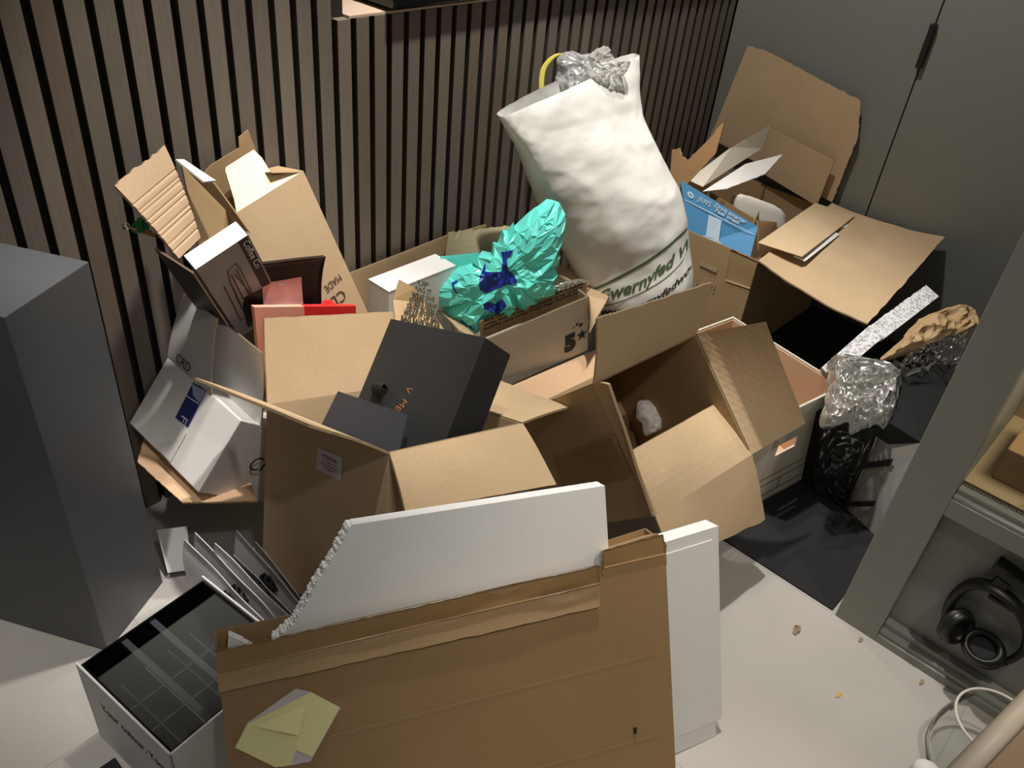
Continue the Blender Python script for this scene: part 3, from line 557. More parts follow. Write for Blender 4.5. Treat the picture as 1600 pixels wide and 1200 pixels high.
t = finish(aabox(UX+.10, UX+.30, -.03, .085, .4825, .56, .003), 'display_box', 'kraft', loc=(UX+.2, .03, .482)); tag(t, 'low brown box on the shelf behind the cabinet glass', 'box')
bm = bmesh.new()
for a in range(7):
    c = V((UX+.065, -.005, .483)); d = V((math.cos(a*.9)*.016, math.sin(a*.9)*.016, .018+.004*(a % 3)))
    tube_bm(catmull([c, c+d*.6+V((0, 0, .006)), c+d], 4), .0022, 5, bm)
t = finish(bm, 'dried_sprig', 'foam', loc=(UX+.065, -.005, .483)); tag(t, 'tiny pale dried sprig behind the cabinet glass', 'sprig')
t = finish(box_bm((UX+.07, -.055, .4825), (1, 0, 0), (0, 1, 0), (0, 0, 1), (.03, .03, .035), .006), 'copper_tin', 'bronze', loc=(UX+.08, -.04, .4825)); tag(t, 'small copper coloured tin behind the cabinet glass', 'tin')

# ---- headphones on their hook
HX = 1.598
T = thing('headphone_hook', 'black wall hook holding the headphones in the cabinet recess', 'hook', (HX+.02, -.04, .33))
finish(box_bm((UX+.012, .0, .337), (0, -.93, -.17), (1, 0, 0), (0, -.17, .93), (.085, .033, .026), .003), 'base_block', 'hpframe', T)
bm = bmesh.new(); bmesh.ops.create_cone(bm, cap_ends=True, segments=20, radius1=.007, radius2=.007, depth=.003, matrix=Matrix.Translation((UX+.0115, -.036, .345)) @ Matrix.Rotation(math.pi/2, 4, 'Y'))
finish(bm, 'screw_cap', 'blackmetal', T)
finish(box_bm((HX-.006, -.012, .298), (0, -.93, -.17), (1, 0, 0), (0, -.17, .93), (.03, .026, .036), .003), 'arm', 'hpframe', T)
T = thing('headphones', 'black over-ear headphones hanging in the cabinet recess', 'headphones', (HX, -.04, .15))
hp = [V((HX, p[1], p[2])) for p in D['hp']]
finish(tube_bm(catmull(hp[:-1], 8), .008, 12, flat=((1, 0, 0), (.018, .011))), 'headband', 'leather', T)
def ear(c, d, rr):
    d = V(d).normalized(); bm = bmesh.new(); q = d.to_track_quat('Z', 'Y').to_matrix().to_4x4()
    prof = [(.0, -.016), (.7, -.016), (.95, -.010), (1, -.002), (.93, .002), (.90, .004)]
    ring = lambda r, z: [bm.verts.new(V(c)+q @ V((rr[0]*r*math.cos(a/28*6.2832), rr[1]*r*math.sin(a/28*6.2832), z))) for a in range(28)]
    R = [ring(max(r, .02), z) for r, z in prof]
    for A, B in zip(R, R[1:]):
        for i in range(28): f = bm.faces.new([A[i], A[(i+1) % 28], B[(i+1) % 28], B[i]]); f.smooth = True
    bm.faces.new(R[0][::-1]); bm.faces.new(R[-1]).material_index = 1
    finish(bm, 'ear_cup', ['hpframe', 'blackmatt'], T)
    bm = bmesh.new(); R = []
    for k2 in range(13):
        a2 = k2/12*math.pi; R.append([bm.verts.new(V(c)+q @ V(((rr[0]*.76+rr[0]*.2*math.cos(a2))*math.cos(a/28*6.2832), (rr[1]*.76+rr[1]*.2*math.cos(a2))*math.sin(a/28*6.2832), .004+.014*math.sin(a2)))) for a in range(28)])
    for A, B in zip(R, R[1:]):
        for i in range(28): f = bm.faces.new([A[i], A[(i+1) % 28], B[(i+1) % 28], B[i]]); f.smooth = True
    finish(bm, 'ear_cushion', 'leather', T)
ear((HX-.012, D['hp_cup1'][0][1], D['hp_cup1'][0][2]), (-.55, -.8, .12), (.040, .046)); ear((HX-.012, D['hp_cup2'][0][1], D['hp_cup2'][0][2]), (-.5, .25, .82), (.047, .040))
finish(tube_bm(catmull([hp[-2], hp[-1], V((HX, -.11, .135)), V((HX, -.09, .128))], 5), .008, 10), 'yoke', 'hpframe', T)
bm = aabox(HX-.010, HX+.010, -.075, -.022, .272, .282, .003); finish(bm, 'band_pad', 'leather', T)

# ---- foreground right: clear vase, table edge, white piece
T0 = V((1.425, -.152, 0)); bm = bmesh.new(); prof = [(.02, .003), (.084, .004), (.095, .02), (.097, .045), (.094, .08), (.086, .115), (.081, .136), (.0825, .142), (.0785, .142), (.078, .136), (.083, .115), (.091, .08), (.094, .045), (.092, .022), (.081, .008), (.02, .007)]
R = [[bm.verts.new(T0+V((r*math.cos(a/48*6.2832), r*math.sin(a/48*6.2832), z))) for a in range(48)] for r, z in prof]
for A, B in zip(R, R[1:]):
    for i in range(48): f = bm.faces.new([A[i], A[(i+1) % 48], B[(i+1) % 48], B[i]]); f.smooth = True
bm.faces.new(R[0][::-1]); bm.faces.new(R[-1])
T = thing('clear_vase', 'clear acrylic vase on the floor beside the grey cabinet', 'vase', T0)
finish(bm, 'vase_body', 'acrylic', T)
finish(tube_bm([T0+V((.0805*math.cos(a/48*6.2832), .0805*math.sin(a/48*6.2832), .1435)) for a in range(48)], .0028, 8, closed=True), 'rim', 'foam', T)
T = thing('side_table', 'brown table with a rounded beige edge in the near right corner', 'table', (1.05, -.4, 0))
e0, e1 = V((.905, -.091, .55)), V((1.08, -.122, .55)); ed = (e1-e0).normalized(); en = V((ed.y, -ed.x, 0))
st = e0-ed*.02+en*.0
finish(box_bm(st+en*.02+V((0, 0, -.03)), ed, en, (0, 0, 1), (.30, .40, .0295), .002), 'table_top', 'walnut', T)
finish(tube_bm([st+V((0, 0, -.012))+en*.004, st+ed*.3+V((0, 0, -.012))+en*.004], .016, 16), 'edging', 'beige', T)
for i in (0, 1):
    for j in (0, 1): finish(box_bm(st+ed*(.03+.22*i)+en*(.06+.28*j)+V((0, 0, -.55)), ed, en, (0, 0, 1), (.025, .025, .519), .002), 'leg', 'walnut', T)
bm = bmesh.new(); bmesh.ops.create_icosphere(bm, subdivisions=3, radius=.022, matrix=Matrix.Translation((1.322, -.083-.012, .022)) @ Matrix.Diagonal((1.1, 1.3, 1, 1)))
t = finish(bm, 'white_stopper', 'white', smooth=True, loc=(1.322, -.095, 0)); tag(t, 'white plastic knob on the floor in front of the clear vase', 'knob')

# ---- crumbs on the floor
def crumb(p, s, lab, cat, mat, kind='leaf_scrap', sd=0):
    bm = bmesh.new(); p = V(p); pts = []
    for a in range(9):
        r = s*(.55+.6*abs(noise.noise(V((a*1.3, sd, 0)))))*(1.6 if a in (0, 4, 5) else 1); pts.append(p+V((r*math.cos(a*.698), r*math.sin(a*.698)*.7, .002+.0)))
    bm = slab_bm(pts, .0015); bmesh.ops.subdivide_edges(bm, edges=bm.edges[:], cuts=2)
    for v in bm.verts: v.co.z += abs(noise.noise(v.co*90))*s*.5
    for v in bm.verts: v.co.z = max(v.co.z, .0006)
    t = finish(bm, kind, mat, loc=p); tag(t, lab, cat)
cb = D['crumbs']
crumb(cb[0], .018, 'brown torn paper scrap on the pale floor left of the mat corner', 'scrap', 'crumb', 'paper_scrap', 1)
crumb(cb[1], .010, 'small dry crumb at the foot of the cabinet corner', 'crumb', 'crumb', 'dry_crumb', 2)
crumb(cb[2], .010, 'yellow orange peel fragment on the open floor', 'peel', 'orange', 'peel_fragment', 3)
crumb(cb[3], .009, 'small dry crumb against the cabinet plinth near the vase', 'crumb', 'crumb', 'dry_crumb', 4)

# ================================================================== left side
b = fr('b_plinth'); T = thing('display_plinth', 'tall dark slate grey plinth at the left edge', 'plinth', at(b, (.5, .5, 0)))
finish(box_bm(b[0], b[1], b[2], Z3, b[4], .0015), 'body', 'plinth', T)

b = fr('b_tray'); o, ax, ay, az, d = b
T = thing('white_display_box', 'white open box with a black tray under a clear pane', 'box', at(b, (.5, .5, 0)))
bm = bmesh.new(); th = .004                                            # three walls; the far left side stands open lower
box_bm(o, ax, ay, az, (d[0], d[1], th), 0, bm)
for q in ((o, ax, ay, (d[0], th, d[2])), (o, ay, ax, (d[1], th, d[2])), (o+ax*d[0], ay, -ax, (d[1], th, d[2]))): box_bm(q[0], q[1], q[2], az, q[3], .0008, bm)
box_bm(o+ay*d[1], ax, -ay, az, (d[0], th, d[2]-.03), 0, bm)
finish(bm, 'body', 'white', T)
tr = finish(open_box_bm(o+ax*.006+ay*.006+az*.05, ax, ay, az, (d[0]-.012, d[1]-.012, d[2]-.055), .003), 'tray', ['blackgloss', 'blackgloss'], T)
bm = bmesh.new()
for i in range(1, 5): box_bm(o+ax*(.006+i*(d[0]-.012)/5)+ay*.008+az*.06, ax, ay, az, (.003, d[1]-.016, .05), 0, bm)
for i in range(1, 4): box_bm(o+ay*(.006+i*(d[1]-.012)/4)+ax*.008+az*.06, ay, ax, az, (.003, d[0]-.016, .05), 0, bm)
finish(bm, 'divider_grid', 'blackcard', tr)
bm = bmesh.new()
for f_ in (.30, .52): box_bm(o+ax*(f_*d[0])+ay*.04+az*(d[2]-.018), ax, ay, az, (.012, d[1]*.82, .003), 0, bm)
finish(bm, 'rib', 'darkgrey', tr)
finish(box_bm(o+ax*.006+ay*.006+az*(d[2]-.012), ax, ay, az, (d[0]-.012, d[1]*.80, .0025)), 'clear_pane', 'acrylic', T)
letters('Your colour. Your V', o+ay*(d[1]*.80)-ax*.0008+az*(d[2]-.085), -ay, az, .030, 'ink', T, width=.215, bold=.02)
bm = bmesh.new(); cc = o+ax*.19-ay*.0008+az*.14
strip_poly(bm, [cc+ax*(.035*math.cos(a))+az*(.05*math.sin(a)) for a in [1.9+i*.14 for i in range(24)]], .010, -ay); finish(bm, 'printed_ring', 'ink', T)

# ---- white carrier bags standing between box and carton
lab = ['white folded carrier bag leaning nearest the black tray', 'second white carrier bag from the black tray', 'third white carrier bag from the black tray', 'rearmost white carrier bag, against the brown carton']
for i in range(4):
    q = [V(p) for p in D['bag%d' % i]]                # back top, mid top, front top, low back
    a, m_, f_, lo = q; lo2 = f_+V((.0, .0, -.18)); a2 = a+V((.0, .01, -.20))
    T = thing('carrier_bag', lab[i], 'bag', (m_.x, m_.y, .02), 'white carrier bags by the tray')
    bm = sheet_bm([V((a2.x, a2.y, max(.004, a2.z))), V((lo2.x, lo2.y, .004)), f_, a], .002, 14, 10, bow=.012, wob=.006, seed=i)
    finish(bm, 'front_sheet', ['bagpaper', 'bagpaper'], T, True)
    sh = V((.013, .008, -.012)); bm = sheet_bm([V((a2.x+.02, a2.y, .004)), V((lo2.x+.02, lo2.y, .004)), f_+sh, a+sh+V((.012, -.03, -.02))], .002, 14, 10, bow=-.01, wob=.006, seed=i+9)
    finish(bm, 'back_sheet', ['bagpaper', 'bagpaper'], T, True)
    kc = a.lerp(f_, .55)+V((-.010, 0, -.028)); bm = bmesh.new()
    for s_ in range(3):
        c_ = kc+V((.002*s_, -.014*(s_-1), .004*(s_ % 2)))
        tube_bm([c_+V((.006*math.sin(x*1.3), .008*math.cos(x*1.26), .008*math.sin(x*1.26+s_))) for x in range(5)], .0045, 7, bm, closed=True)
    tube_bm(catmull([kc, kc+V((-.003, -.006, -.02)), kc+V((0, -.004, -.034))], 5), .0035, 6, bm)
    if i in (0, 1, 3): finish(bm, 'cord_knot', 'ribbon', T)
    else: bm.free()
q = [V(p) for p in D['whitepaper']]
t = sheet('paper_sheet', q, mats=('white', 'white'), th=.002, loc=(q[0].x, q[0].y, 0), wob=.004); tag(t, 'pale paper sheet on the floor behind the black tray', 'paper')

# ---- flat carton with polystyrene in front
b = fr('b_flat'); o, ax, ay, az, d = b
T = thing('flat_carton', 'tall flat brown taped carton leaning in the foreground', 'carton', o+ax*.4+ay*.03)
ff = [V(p) for p in D['flat_front']]; fb = [V(p) for p in D['flat_back']]
fpn = slab('front_panel', ff, T, ('kraft', 'edge'), .004, -ay, torn=(2,), amp=.003)
slab('back_panel', fb, T, ('kraft', 'edge'), .004, -ay)
slab('side_panel', [ff[0]+ay*.004, fb[0]-ay*.0, fb[5], ff[8]+ay*.004], T, ('kraft', 'edge'), .004, -ax)
slab('side_panel', [fb[1], ff[1]+ay*.004, ff[3]+ay*.004, fb[2]], T, ('kraft', 'edge'), .004, ax)
slab('base_panel', [ff[0]+ay*.004+az*.004, ff[1]+ay*.004+az*.004, fb[1]-ay*.005+az*.004, fb[0]-ay*.005+az*.004], T, ('kraft', 'edge'), .004, -az)
slab('top_flap', [ff[5]+ay*.004, ff[4]+ay*.004, fb[2]-az*.012, fb[3]-az*.012], T, ('brown', 'edge'), .004, az)
q = [V(p) for p in D['flat_fold']]
fo = finish(sheet_bm([q[3], q[2], q[1], q[0]], .004, 40, 8, bow=.003, wob=.002, jag=.0015), 'folded_flap', ['brown', 'edge'], T)
bm = bmesh.new()
for zf in (.30, .62): strip_poly(bm, [ff[0].lerp(ff[8], zf)-ay*.0008+ax*.02, ff[1].lerp(ff[3], zf-.03)-ay*.0008-ax*.03], .0025, -ay)
finish(bm, 'crease_line', 'brown', T)
q = [V(p) for p in D['flat_tape']]; bm = sheet_bm([q[0], q[1], q[2]+az*.003, q[3]+az*.003], .0006, 60, 10, wob=.004, jag=.002, seed=3)
finish(bm, 'parcel_tape', ['tape', 'tape'], T, True)
q2 = [q[3]+az*.004, q[2]+az*.004, q[2]+ay*.012-az*.002, q[3]+ay*.012-az*.002]; finish(sheet_bm(q2, .0006, 60, 4, wob=.003, seed=5), 'parcel_tape', ['tape', 'tape'], T, True)
q = [V(p) for p in D['flat_tape2']]; finish(sheet_bm([q[0], q[1], q[2]+az*.002, q[3]+az*.002], .0006, 24, 8, wob=.003, jag=.002, seed=4), 'parcel_tape', ['tape', 'tape'], T, True)
q = [V(p) for p in D['flat_sticker']]; st = finish(slab_bm(q, .0008, -ay), 'peeled_label', ['label', 'label'], T)
q = [V(p) for p in D['flat_sticker_yellow']]; finish(slab_bm(q, .0008, -ay), 'yellow_backing', ['yellow', 'yellow'], st)
q = [V(p) for p in D['sticker_curl']]; finish(slab_bm(q, .0008, -ay), 'torn_corner', ['yellow', 'label'], st)
bm = bmesh.new(); hk = ff[1].lerp(ff[3], .30)-ax*.085-ay*.0012; box_bm(hk, ax, -ay, az, (.006, .001, .012), 0, bm); finish(bm, 'small_slit', 'dark', T)

e = [V(p) for p in D['eps'][:6]]; n_ = -ay
T = thing('polystyrene_sheet', 'white polystyrene sheet with a jagged broken left edge in the flat carton', 'polystyrene', e[5].lerp(e[0], .5))
tail = [e[4]-az*.30-ax*.0, e[0]+ax*.02-az*.12]
face = rough_outline([e[0], e[1], e[2], e[3]], (0, 1, 2), .004, .005, 2)[:-1]
pts = face+[e[3], e[4], e[4]-az*.30, e[0]+ax*.03-az*.10]
bm = slab_bm(pts, .034, n_, rimi=0)
for f in bm.faces:
    c_ = f.calc_center_median()
    if abs(f.normal.dot(n_)) < .5 and (c_-e[3]).dot(ax) < -.002 and c_.z > .3: f.material_index = 1
br = finish(bm, 'sheet', ['eps', 'epsbreak'], T)
bm = bmesh.new()                                                        # beads standing out along the break
cpath = face
for i, p in enumerate(cpath):
    for kk in range(3):
        c_ = p-n_*(.004+.012*kk)-ax*(.001+.004*abs(noise.noise(p*90+V((kk, 0, 0)))))
        bmesh.ops.create_icosphere(bm, subdivisions=1, radius=.0042+.0022*noise.noise(p*120+V((kk*3, 0, 0))), matrix=Matrix.Translation(c_))
finish(bm, 'broken_beads', 'epsbreak', T, True)
e = [V(p) for p in D['eps_bit'][:5]]
t = finish(slab_bm(rough_outline(e, (1, 2, 3), .002, .003, 5), .022, n_, rimi=0), 'polystyrene_fragment', ['epsbreak'], loc=e[0]); tag(t, 'small broken polystyrene fragment in the left end of the flat carton', 'polystyrene')

b = fr('b_poly'); o, ax, ay, az, d = b; o = o+ax*.065; d = [d[0]-.065, d[1], d[2]]
T = thing('polystyrene_board', 'white polystyrene panel standing right behind the flat carton', 'polystyrene', o+ax*.05)
s_ = .016
bm = bmesh.new(); pts = [o, o+ax*(d[0]-s_), o+ax*(d[0]-s_)+az*.035, o+ax*d[0]+az*.035, o+ax*d[0]+az*d[2], o+az*d[2]]
bm = slab_bm(pts, d[1], -ay, rimi=0); bmesh.ops.recalc_face_normals(bm, faces=bm.faces[:])
finish(bm, 'panel', 'eps', T)
finish(box_bm(o-ay*.0016+az*.036, ax, ay, az, (d[0]-s_, .0014, d[2]-.060), .0005), 'raised_field', 'eps', T)

# ---- big brown carton with the black gift box
b = fr('b_carton'); o, ax, ay, az, d = b
T = thing('open_carton', 'large open brown carton with all four flaps out, holding the black gift box', 'carton', at(b, (.5, .5, 0)))
finish(open_box_bm(o, ax, ay, az, d, .006), 'body', ['tan', 'edge'], T)
for nm, kw in (('carton_back', dict(bow=-.002, jag=.002)), ('carton_left', dict(bow=.002, jag=.006, jags=('b', 'l', 'r'))), ('carton_front', dict(bow=-.002, jag=.001)), ('carton_right', dict(bow=-.002, jag=.004))):
    sheet('flap', D[nm], T, th=.005, seed=len(nm), **kw)
q = [V(p) for p in D['carton_sticker']]; st = finish(slab_bm(q, .0006, -ax), 'notice_label', ['label', 'label'], T)
ex, ey = (q[1]-q[0]).normalized(), (q[3]-q[0]).normalized(); W_, H_ = (q[1]-q[0]).length, (q[3]-q[0]).length
bm = letters('ATTENTION', q[0]+ex*W_*.18+ey*H_*.66-ax*.0006, ex, ey, .011, None, None, width=W_*.62, bold=.02, ret=True)
for i, (s, w_) in enumerate((('Bitte sofort nach', .55), ('Erhalt auf sichtbare', .76), ('Schaden', .4))): letters(s, q[0]+ex*W_*(1-w_)*.5+ey*H_*(.48-.15*i)-ax*.0006, ex, ey, .008, None, None, width=W_*w_, bm=bm, ret=True)
finish(bm, 'lettering', 'redink', st)

b = fr('b_black'); o, ax, ay, az, d = b
T = thing('gift_box', 'black rigid gift box with bronze letters tilted out of the large carton', 'box', o)
finish(box_bm(o, ax, ay, az, d, .0025), 'body', 'blackcard', T)
bm = bmesh.new(); p0 = o+ax*.066+az*.143-ay*.001                      # ribbon pull loop
finish(tube_bm(catmull([p0-az*.03-ay*.003, p0-ay*.006, p0+az*.022-ay*.022, p0+az*.035-ay*.020, p0+az*.03-ay*.002], 5), .006, 8, flat=(ax, (.017, .0016))), 'ribbon_pull', 'ribbon', T)
bm = bmesh.new(); c_ = o+ax*.132+az*.180-ay*.0008
for s, dx, dz in (('V', 0, .012), ('M', .0, -.0165), ('E', -.009, -.034)):
    letters(s, c_+ax*dx+az*dz, (-ax*.25-az*.97), (ax*.97-az*.25), .024, None, None, bold=.0, bm=bm, ret=True)
finish(bm, 'lettering', 'bronze', T)
q = [V(p) for p in D['darkcard']]; t = finish(slab_bm(q, .004, -ay), 'dark_card', ['darkgrey', 'darkgrey'], loc=q[0]); tag(t, 'dark blue-grey card leaning on the black gift box', 'card')

# ---- tan board under the white carton, white carton
q = [V(p) for p in D['crdcard']]; q = [V((p.x, min(p.y, 1.585), p.z)) for p in q]
T = thing('cardboard_sheet', 'light brown cardboard sheet under the white carton beside the plinth', 'cardboard', q[2])
slab('sheet', q, T, ('peach', 'edge'), .005, Z3, torn=(0, 1, 2), amp=.0015)
b = fr('b_crd'); o, ax, ay, az, d = b
T = thing('white_carton', 'white tilted carton with a navy tape strip, beside the grey plinth', 'carton', o)
bm = box_bm(o, ax, ay, az, d, .002); finish(bm, 'body', 'whitecard', T)
q = [V(p) for p in D['crd_flap']]; fl = sheet('flap', q, T, ('whitecard', 'edge'), th=.004, bow=.006)
ex, ey = (q[1]-q[0]).normalized(), (q[3]-q[0]).normalized()
n_ = ex.cross(ey); n_ = n_ if n_.dot(V((0, 0, 1.55))-q[0]) > 0 else -n_
letters('CRD', q[0]+ex*.045+ey*.012+n_*.012, ex, ey, .030, 'ink', fl, bold=.0)
q = [V(p) for p in D['crd_white']]; sheet('flap', q, T, ('white', 'edge'), th=.004, bow=-.006)
q = [V(p) for p in D['crd_tape']]; tp = slab('navy_tape', rough_outline(q, (0, 2), .002, .004), T, ('navy', 'navy'), .0006, -ax)
bm = bmesh.new(); strip_poly(bm, [q[0].lerp(q[3], .62)-ax*.001, q[1].lerp(q[2], .62)-ax*.001], .0022, -ax); finish(bm, 'printed_line', 'white', tp); bm = bmesh.new()
letters('F', q[0]+(q[1]-q[0])*.34+(q[3]-q[0])*.18-ax*.001, (q[0]-q[3]), (q[1]-q[0]), .034, None, None, bm=bm, ret=True)
finish(bm, 'lettering', 'white', tp)
slab('torn_strip', [q[3].lerp(q[0], .05)-ax*.0012, q[3].lerp(q[0], .28)-ax*.0012+(q[1]-q[0])*.4, q[2].lerp(q[1], .35)-ax*.0012, q[2].lerp(q[1], .02)-ax*.0012], tp, ('lilac', 'lilac'), .0004, -ax)
q = [V(p) for p in D['crd_clear']]; slab('clear_tape', q, T, ('cleartape', 'cleartape'), .0005, -ax)
letters('CRD', o+ax*.088+az*.072-ay*.0012, ax+az*.05, az, .050, 'ink', T, shear=.15)
sb = finish(box_bm(at(b, (.62, .02, 1.0)), ax, ay, az, (.05, .10, .012), .001), 'fitting_slot', 'greycard', T)

# ---- tall tilted brown box by the slats
b = fr('b_cd'); o, ax, ay, az, d = b
T = thing('tall_box', 'tall narrow brown box leaning on the slats, printed upside down', 'box', o)
finish(open_box_bm(o, ax, ay, az, d, .004), 'body', ['tan', 'edge'], T)
slab('tuck_flap', D['cd_front'], T, ('cream', 'cream'), .003, None)
slab('dust_flap', D['cd_back'], T, ('brown', 'edge'), .003, (0, -1, 0))
q = [at(b, u) for u in ((1, 0, 1), (1, 1, 1))]; slab('side_flap', [q[0], q[1], q[1]-ax*.075+az*.02, q[0]-ax*.07+az*.035], T, ('brown', 'edge'), .003)
q = [V(p) for p in D['cd_t1']]; bm = bmesh.new()
xd = (q[1]-q[0]); letters('MADE', q[0], xd, -az, .026, None, None, width=.052, bm=bm, ret=True); finish(bm, 'lettering', 'brownink', T)
letters('CD90', q[2], q[3]-q[2], -az, .040, 'brownink', T, width=.085)

# ---- dark carton holding the coffee box, ridged flap, leaf
b = fr('b_coffee'); o, ax, ay, az, d = b
T = thing('ridged_carton', 'dark printed carton with a ridged brown flap up, by the plinth', 'carton', (o.x-.03, o.y, .02))
sheet('ridged_flap', D['ridged'], T, ('ridged', 'edge'), th=.005, nx=20, ny=70, bow=.004, jag=.006, jags=('b',), wob=.001, seed=2, ridges=(.10, .19, .31, .36, .47, .53, .62, .66, .74))
sheet('back_wall', D['darkback'], T, ('brown', 'edge'), th=.004)
q = [V(p) for p in D['darkleft']]; dn = -az*.34; slab('side_wall', [q[0]+dn, q[1]+dn, q[1], q[0]], T, ('charcoal', 'edge'), .004)
q = [V(p) for p in D['greyleaf']]; t = slab('board_offcut', q, None, ('brown', 'edge'), .004, loc=q[0]); tag(t, 'brown board panel with a white edge behind the coffee box', 'cardboard')
sheet('white_lip', D['whitelip'], t, ('white', 'white'), th=.004, nx=6, ny=4)
T = thing('coffee_box', 'grey photo-printed coffee maker box with a white lid in the dark carton', 'box', o)
finish(box_bm(o, ax, ay, az, d, .001), 'body', 'photo', T)
finish(box_bm(at(b, (0, 0, 1)), ax, ay, az, (d[0]*.99, d[1], .0012)), 'lid', 'white', T)
finish(box_bm(at(b, (.80, 0, .35))-ay*.0008, ax, ay, az, (d[0]*.17, .0006, d[2]*.65)), 'side_band', 'blackcard', T)
letters('Coffee Co', at(b, (.86, 0, .97))-ay*.0014, -az, ax, .020, 'white', T, width=.10)
bm = bmesh.new(); P_ = lambda x, z: at(b, (x, 0, z))-ay*.0012
for pl_ in ([(.30, .2), (.36, .66), (.42, .80), (.60, .82), (.62, .74), (.58, .2)], [(.40, .2), (.44, .74), (.56, .76), (.52, .2)], [(.18, .2), (.24, .68)], [(.50, .72), (.62, .2)], [(.36, .60), (.32, .46), (.30, .2)]):
    strip_poly(bm, [P_(*p) for p in pl_], .0028, -ay)
finish(bm, 'coffee_press_drawing', 'brownink', T)

# green and silver foil wrap at the left of the ridged flap
def wpt(p): return V(p)
gp = [V(p) for p in D['greenfoil']]; t = finish(crumple_bm(gp, .012, .006, .006, 60, 10, 3, (-.6, -.6, .4), 60), 'foil_wrapper', 'greenfoil', loc=gp[0]); tag(t, 'green foil wrapper poking out behind the ridged flap', 'wrapper')
gp = [V(p) for p in D['cone']]; t = slab('paper_cone', gp, None, ('torn', 'foil'), .003, loc=gp[0]); tag(t, 'orange brown card tongue with a silver tip left of the ridged flap', 'card')
bm = bmesh.new(); bmesh.ops.create_icosphere(bm, subdivisions=2, radius=.008, matrix=Matrix.Translation(gp[0])); finish(bm, 'silver_tip', 'foil', t, True)

# ---- pouch and red book
q = [V(p) for p in D['pouch']]; bm = sheet_bm(q, .010, 16, 14, bow=-.012, wob=.004, seed=6)
T = thing('foil_pouch', 'black foil pouch with a pink square label in front of the tall box', 'pouch', q[0])
finish(bm, 'pouch', ['pouch', 'pouch'], T, True); pv = bvh_of(T.children[0])
q2 = [V(p) for p in D['pouch_label']]; finish(decal_poly(q2, pv, V((.3, .95, -.1)), .012), 'pink_label', 'pinklabel', T)
bm = letters('Muse', q[0].lerp(q[1], .42)+(q[3]-q[0])*.66-V((0, .02, 0)), q[1]-q[0], q[3]-q[0], .008, None, None, bold=.02, ret=True); finish(project(bm, pv, (0, 1, 0)), 'lettering', 'white', T)
q = [V(p) for p in D['book']]; T = thing('red_magazine', 'red and salmon pink magazine standing behind the big carton flap', 'magazine', q[3])
lo = V((0, -.0, -.15)); a, m_, c_, _ = q
finish(slab_bm([a+lo, m_+lo, m_, a], .012, (0, -1, 0)), 'cover', ['pink', 'pink'], T)
bm = slab_bm([m_+lo*.2, c_+lo*.2, c_, m_], .012, (0, -1, 0)); finish(bm, 'red_band', ['redprint', 'redprint'], T)
finish(slab_bm([m_.lerp(c_, .25)+V((0, 0, -.01)), m_.lerp(c_, .7)+V((0, 0, -.01)), m_.lerp(c_, .58)+V((0, .01, .010)), m_.lerp(c_, .45)+V((0, .01, .011))], .004, (0, -1, 0)), 'page_tab', ['redprint', 'redprint'], T)

# ================================================================== middle: five-star carton
q = [V(p) for p in D['brownpanel']]; q[0].z = q[1].z = .01
T = thing('cardboard_backing', 'plain brown cardboard panel standing against the slats behind the white box', 'cardboard', q[0])
slab('panel', q, T, ('tan', 'edge'), .005, (0, -1, 0))
b = fr('whitebox'); o, ax, ay, az, d = b
T = thing('white_box', 'plain white box with a brightly lit lid below the slatted wall', 'box', o)
finish(box_bm(o, ax, ay, az, (d[0], d[1], d[2]-.003), .0015), 'body', 'whitecard', T)
finish(box_bm(o+V((-.001, -.001, d[2]-.0025)), ax, ay, az, (d[0]+.002, d[1]+.002, .003), .001), 'lid', 'white', T)
finish(box_bm(o+V((-.0018, .012, d[2]-.10)), ay, -ax, az, (.012, .0006, .03)), 'barcode', 'greyink', T)
b = fr('b_five'); o, ax, ay, az, d = b
T = thing('storage_carton', 'greyish carton printed with a star logo, holding the mint green bag', 'carton', at(b, (.5, .5, 0)))
finish(open_box_bm(o, ax, ay, az, d, .006), 'body', ['offwhite', 'edge'], T)
sheet('flap', D['five_right'], T, ('tan', 'edge'), th=.004, bow=-.006, wob=.003)
sheet('flap', D['five_back'], T, ('greenboard', 'edge'), th=.005, bow=.01, jag=.006, nx=24, seed=5)
sheet('flap', D['five_left'], T, ('tan', 'edge'), th=.004)
q = [V(p) for p in D['lip']]; lp = slab('inner_flap', q, T, ('brown', 'edge'), .004, -ay)
bm = bmesh.new(); ex = (q[1]-q[0]).normalized()
for r in range(3):
    base_ = q[4].lerp(q[0], .10+.22*r); e_ = q[2].lerp(q[1], .10+.22*r)
    letters(('MULTISAVE bubble wrap MULTISAVE bubble', 'wrap bubble bags multisave wrap bubble', 'bubble save wrap multi bags bubble save')[r], base_-ay*.0015+ex*.01, e_-base_, az, .020 if r == 0 else .012, None, None, width=(e_-base_).length*.93, bold=.03, bm=bm, ret=True)
finish(bm, 'lettering', 'ink', lp)
c_, cx, cy = [V(p) for p in D['five_logo']]; ex, ey = (cx-c_).normalized(), az; bm = bmesh.new()
def fivelogo(c_, ex, ey, s):
    bm = letters('5', c_, ex, ey, s, None, None, bold=.08, ret=True)
    star(c_+ex*s*.80+ey*s*.46, ex, ey, s*.27, bm); star(c_+ex*s*.74+ey*s*.96, ex, ey, s*.14, bm); star(c_+ex*s*.56+ey*s*1.06, ex, ey, s*.10, bm); star(c_+ex*s*.40+ey*s*.98, ex, ey, s*.06, bm)
    return bm
finish(fivelogo(c_-ex*.01, ex, ey, .078), 'star_logo', 'ink', T)
q = [V(p) for p in D['greyfilm']]; t = finish(crumple_bm(q, .012, .006, .005, 50, 12, 8, -ay, 70), 'grey_film_bag', 'filmhaze', loc=q[0]); tag(t, 'clear film scrap at the right end of the star logo carton', 'film')
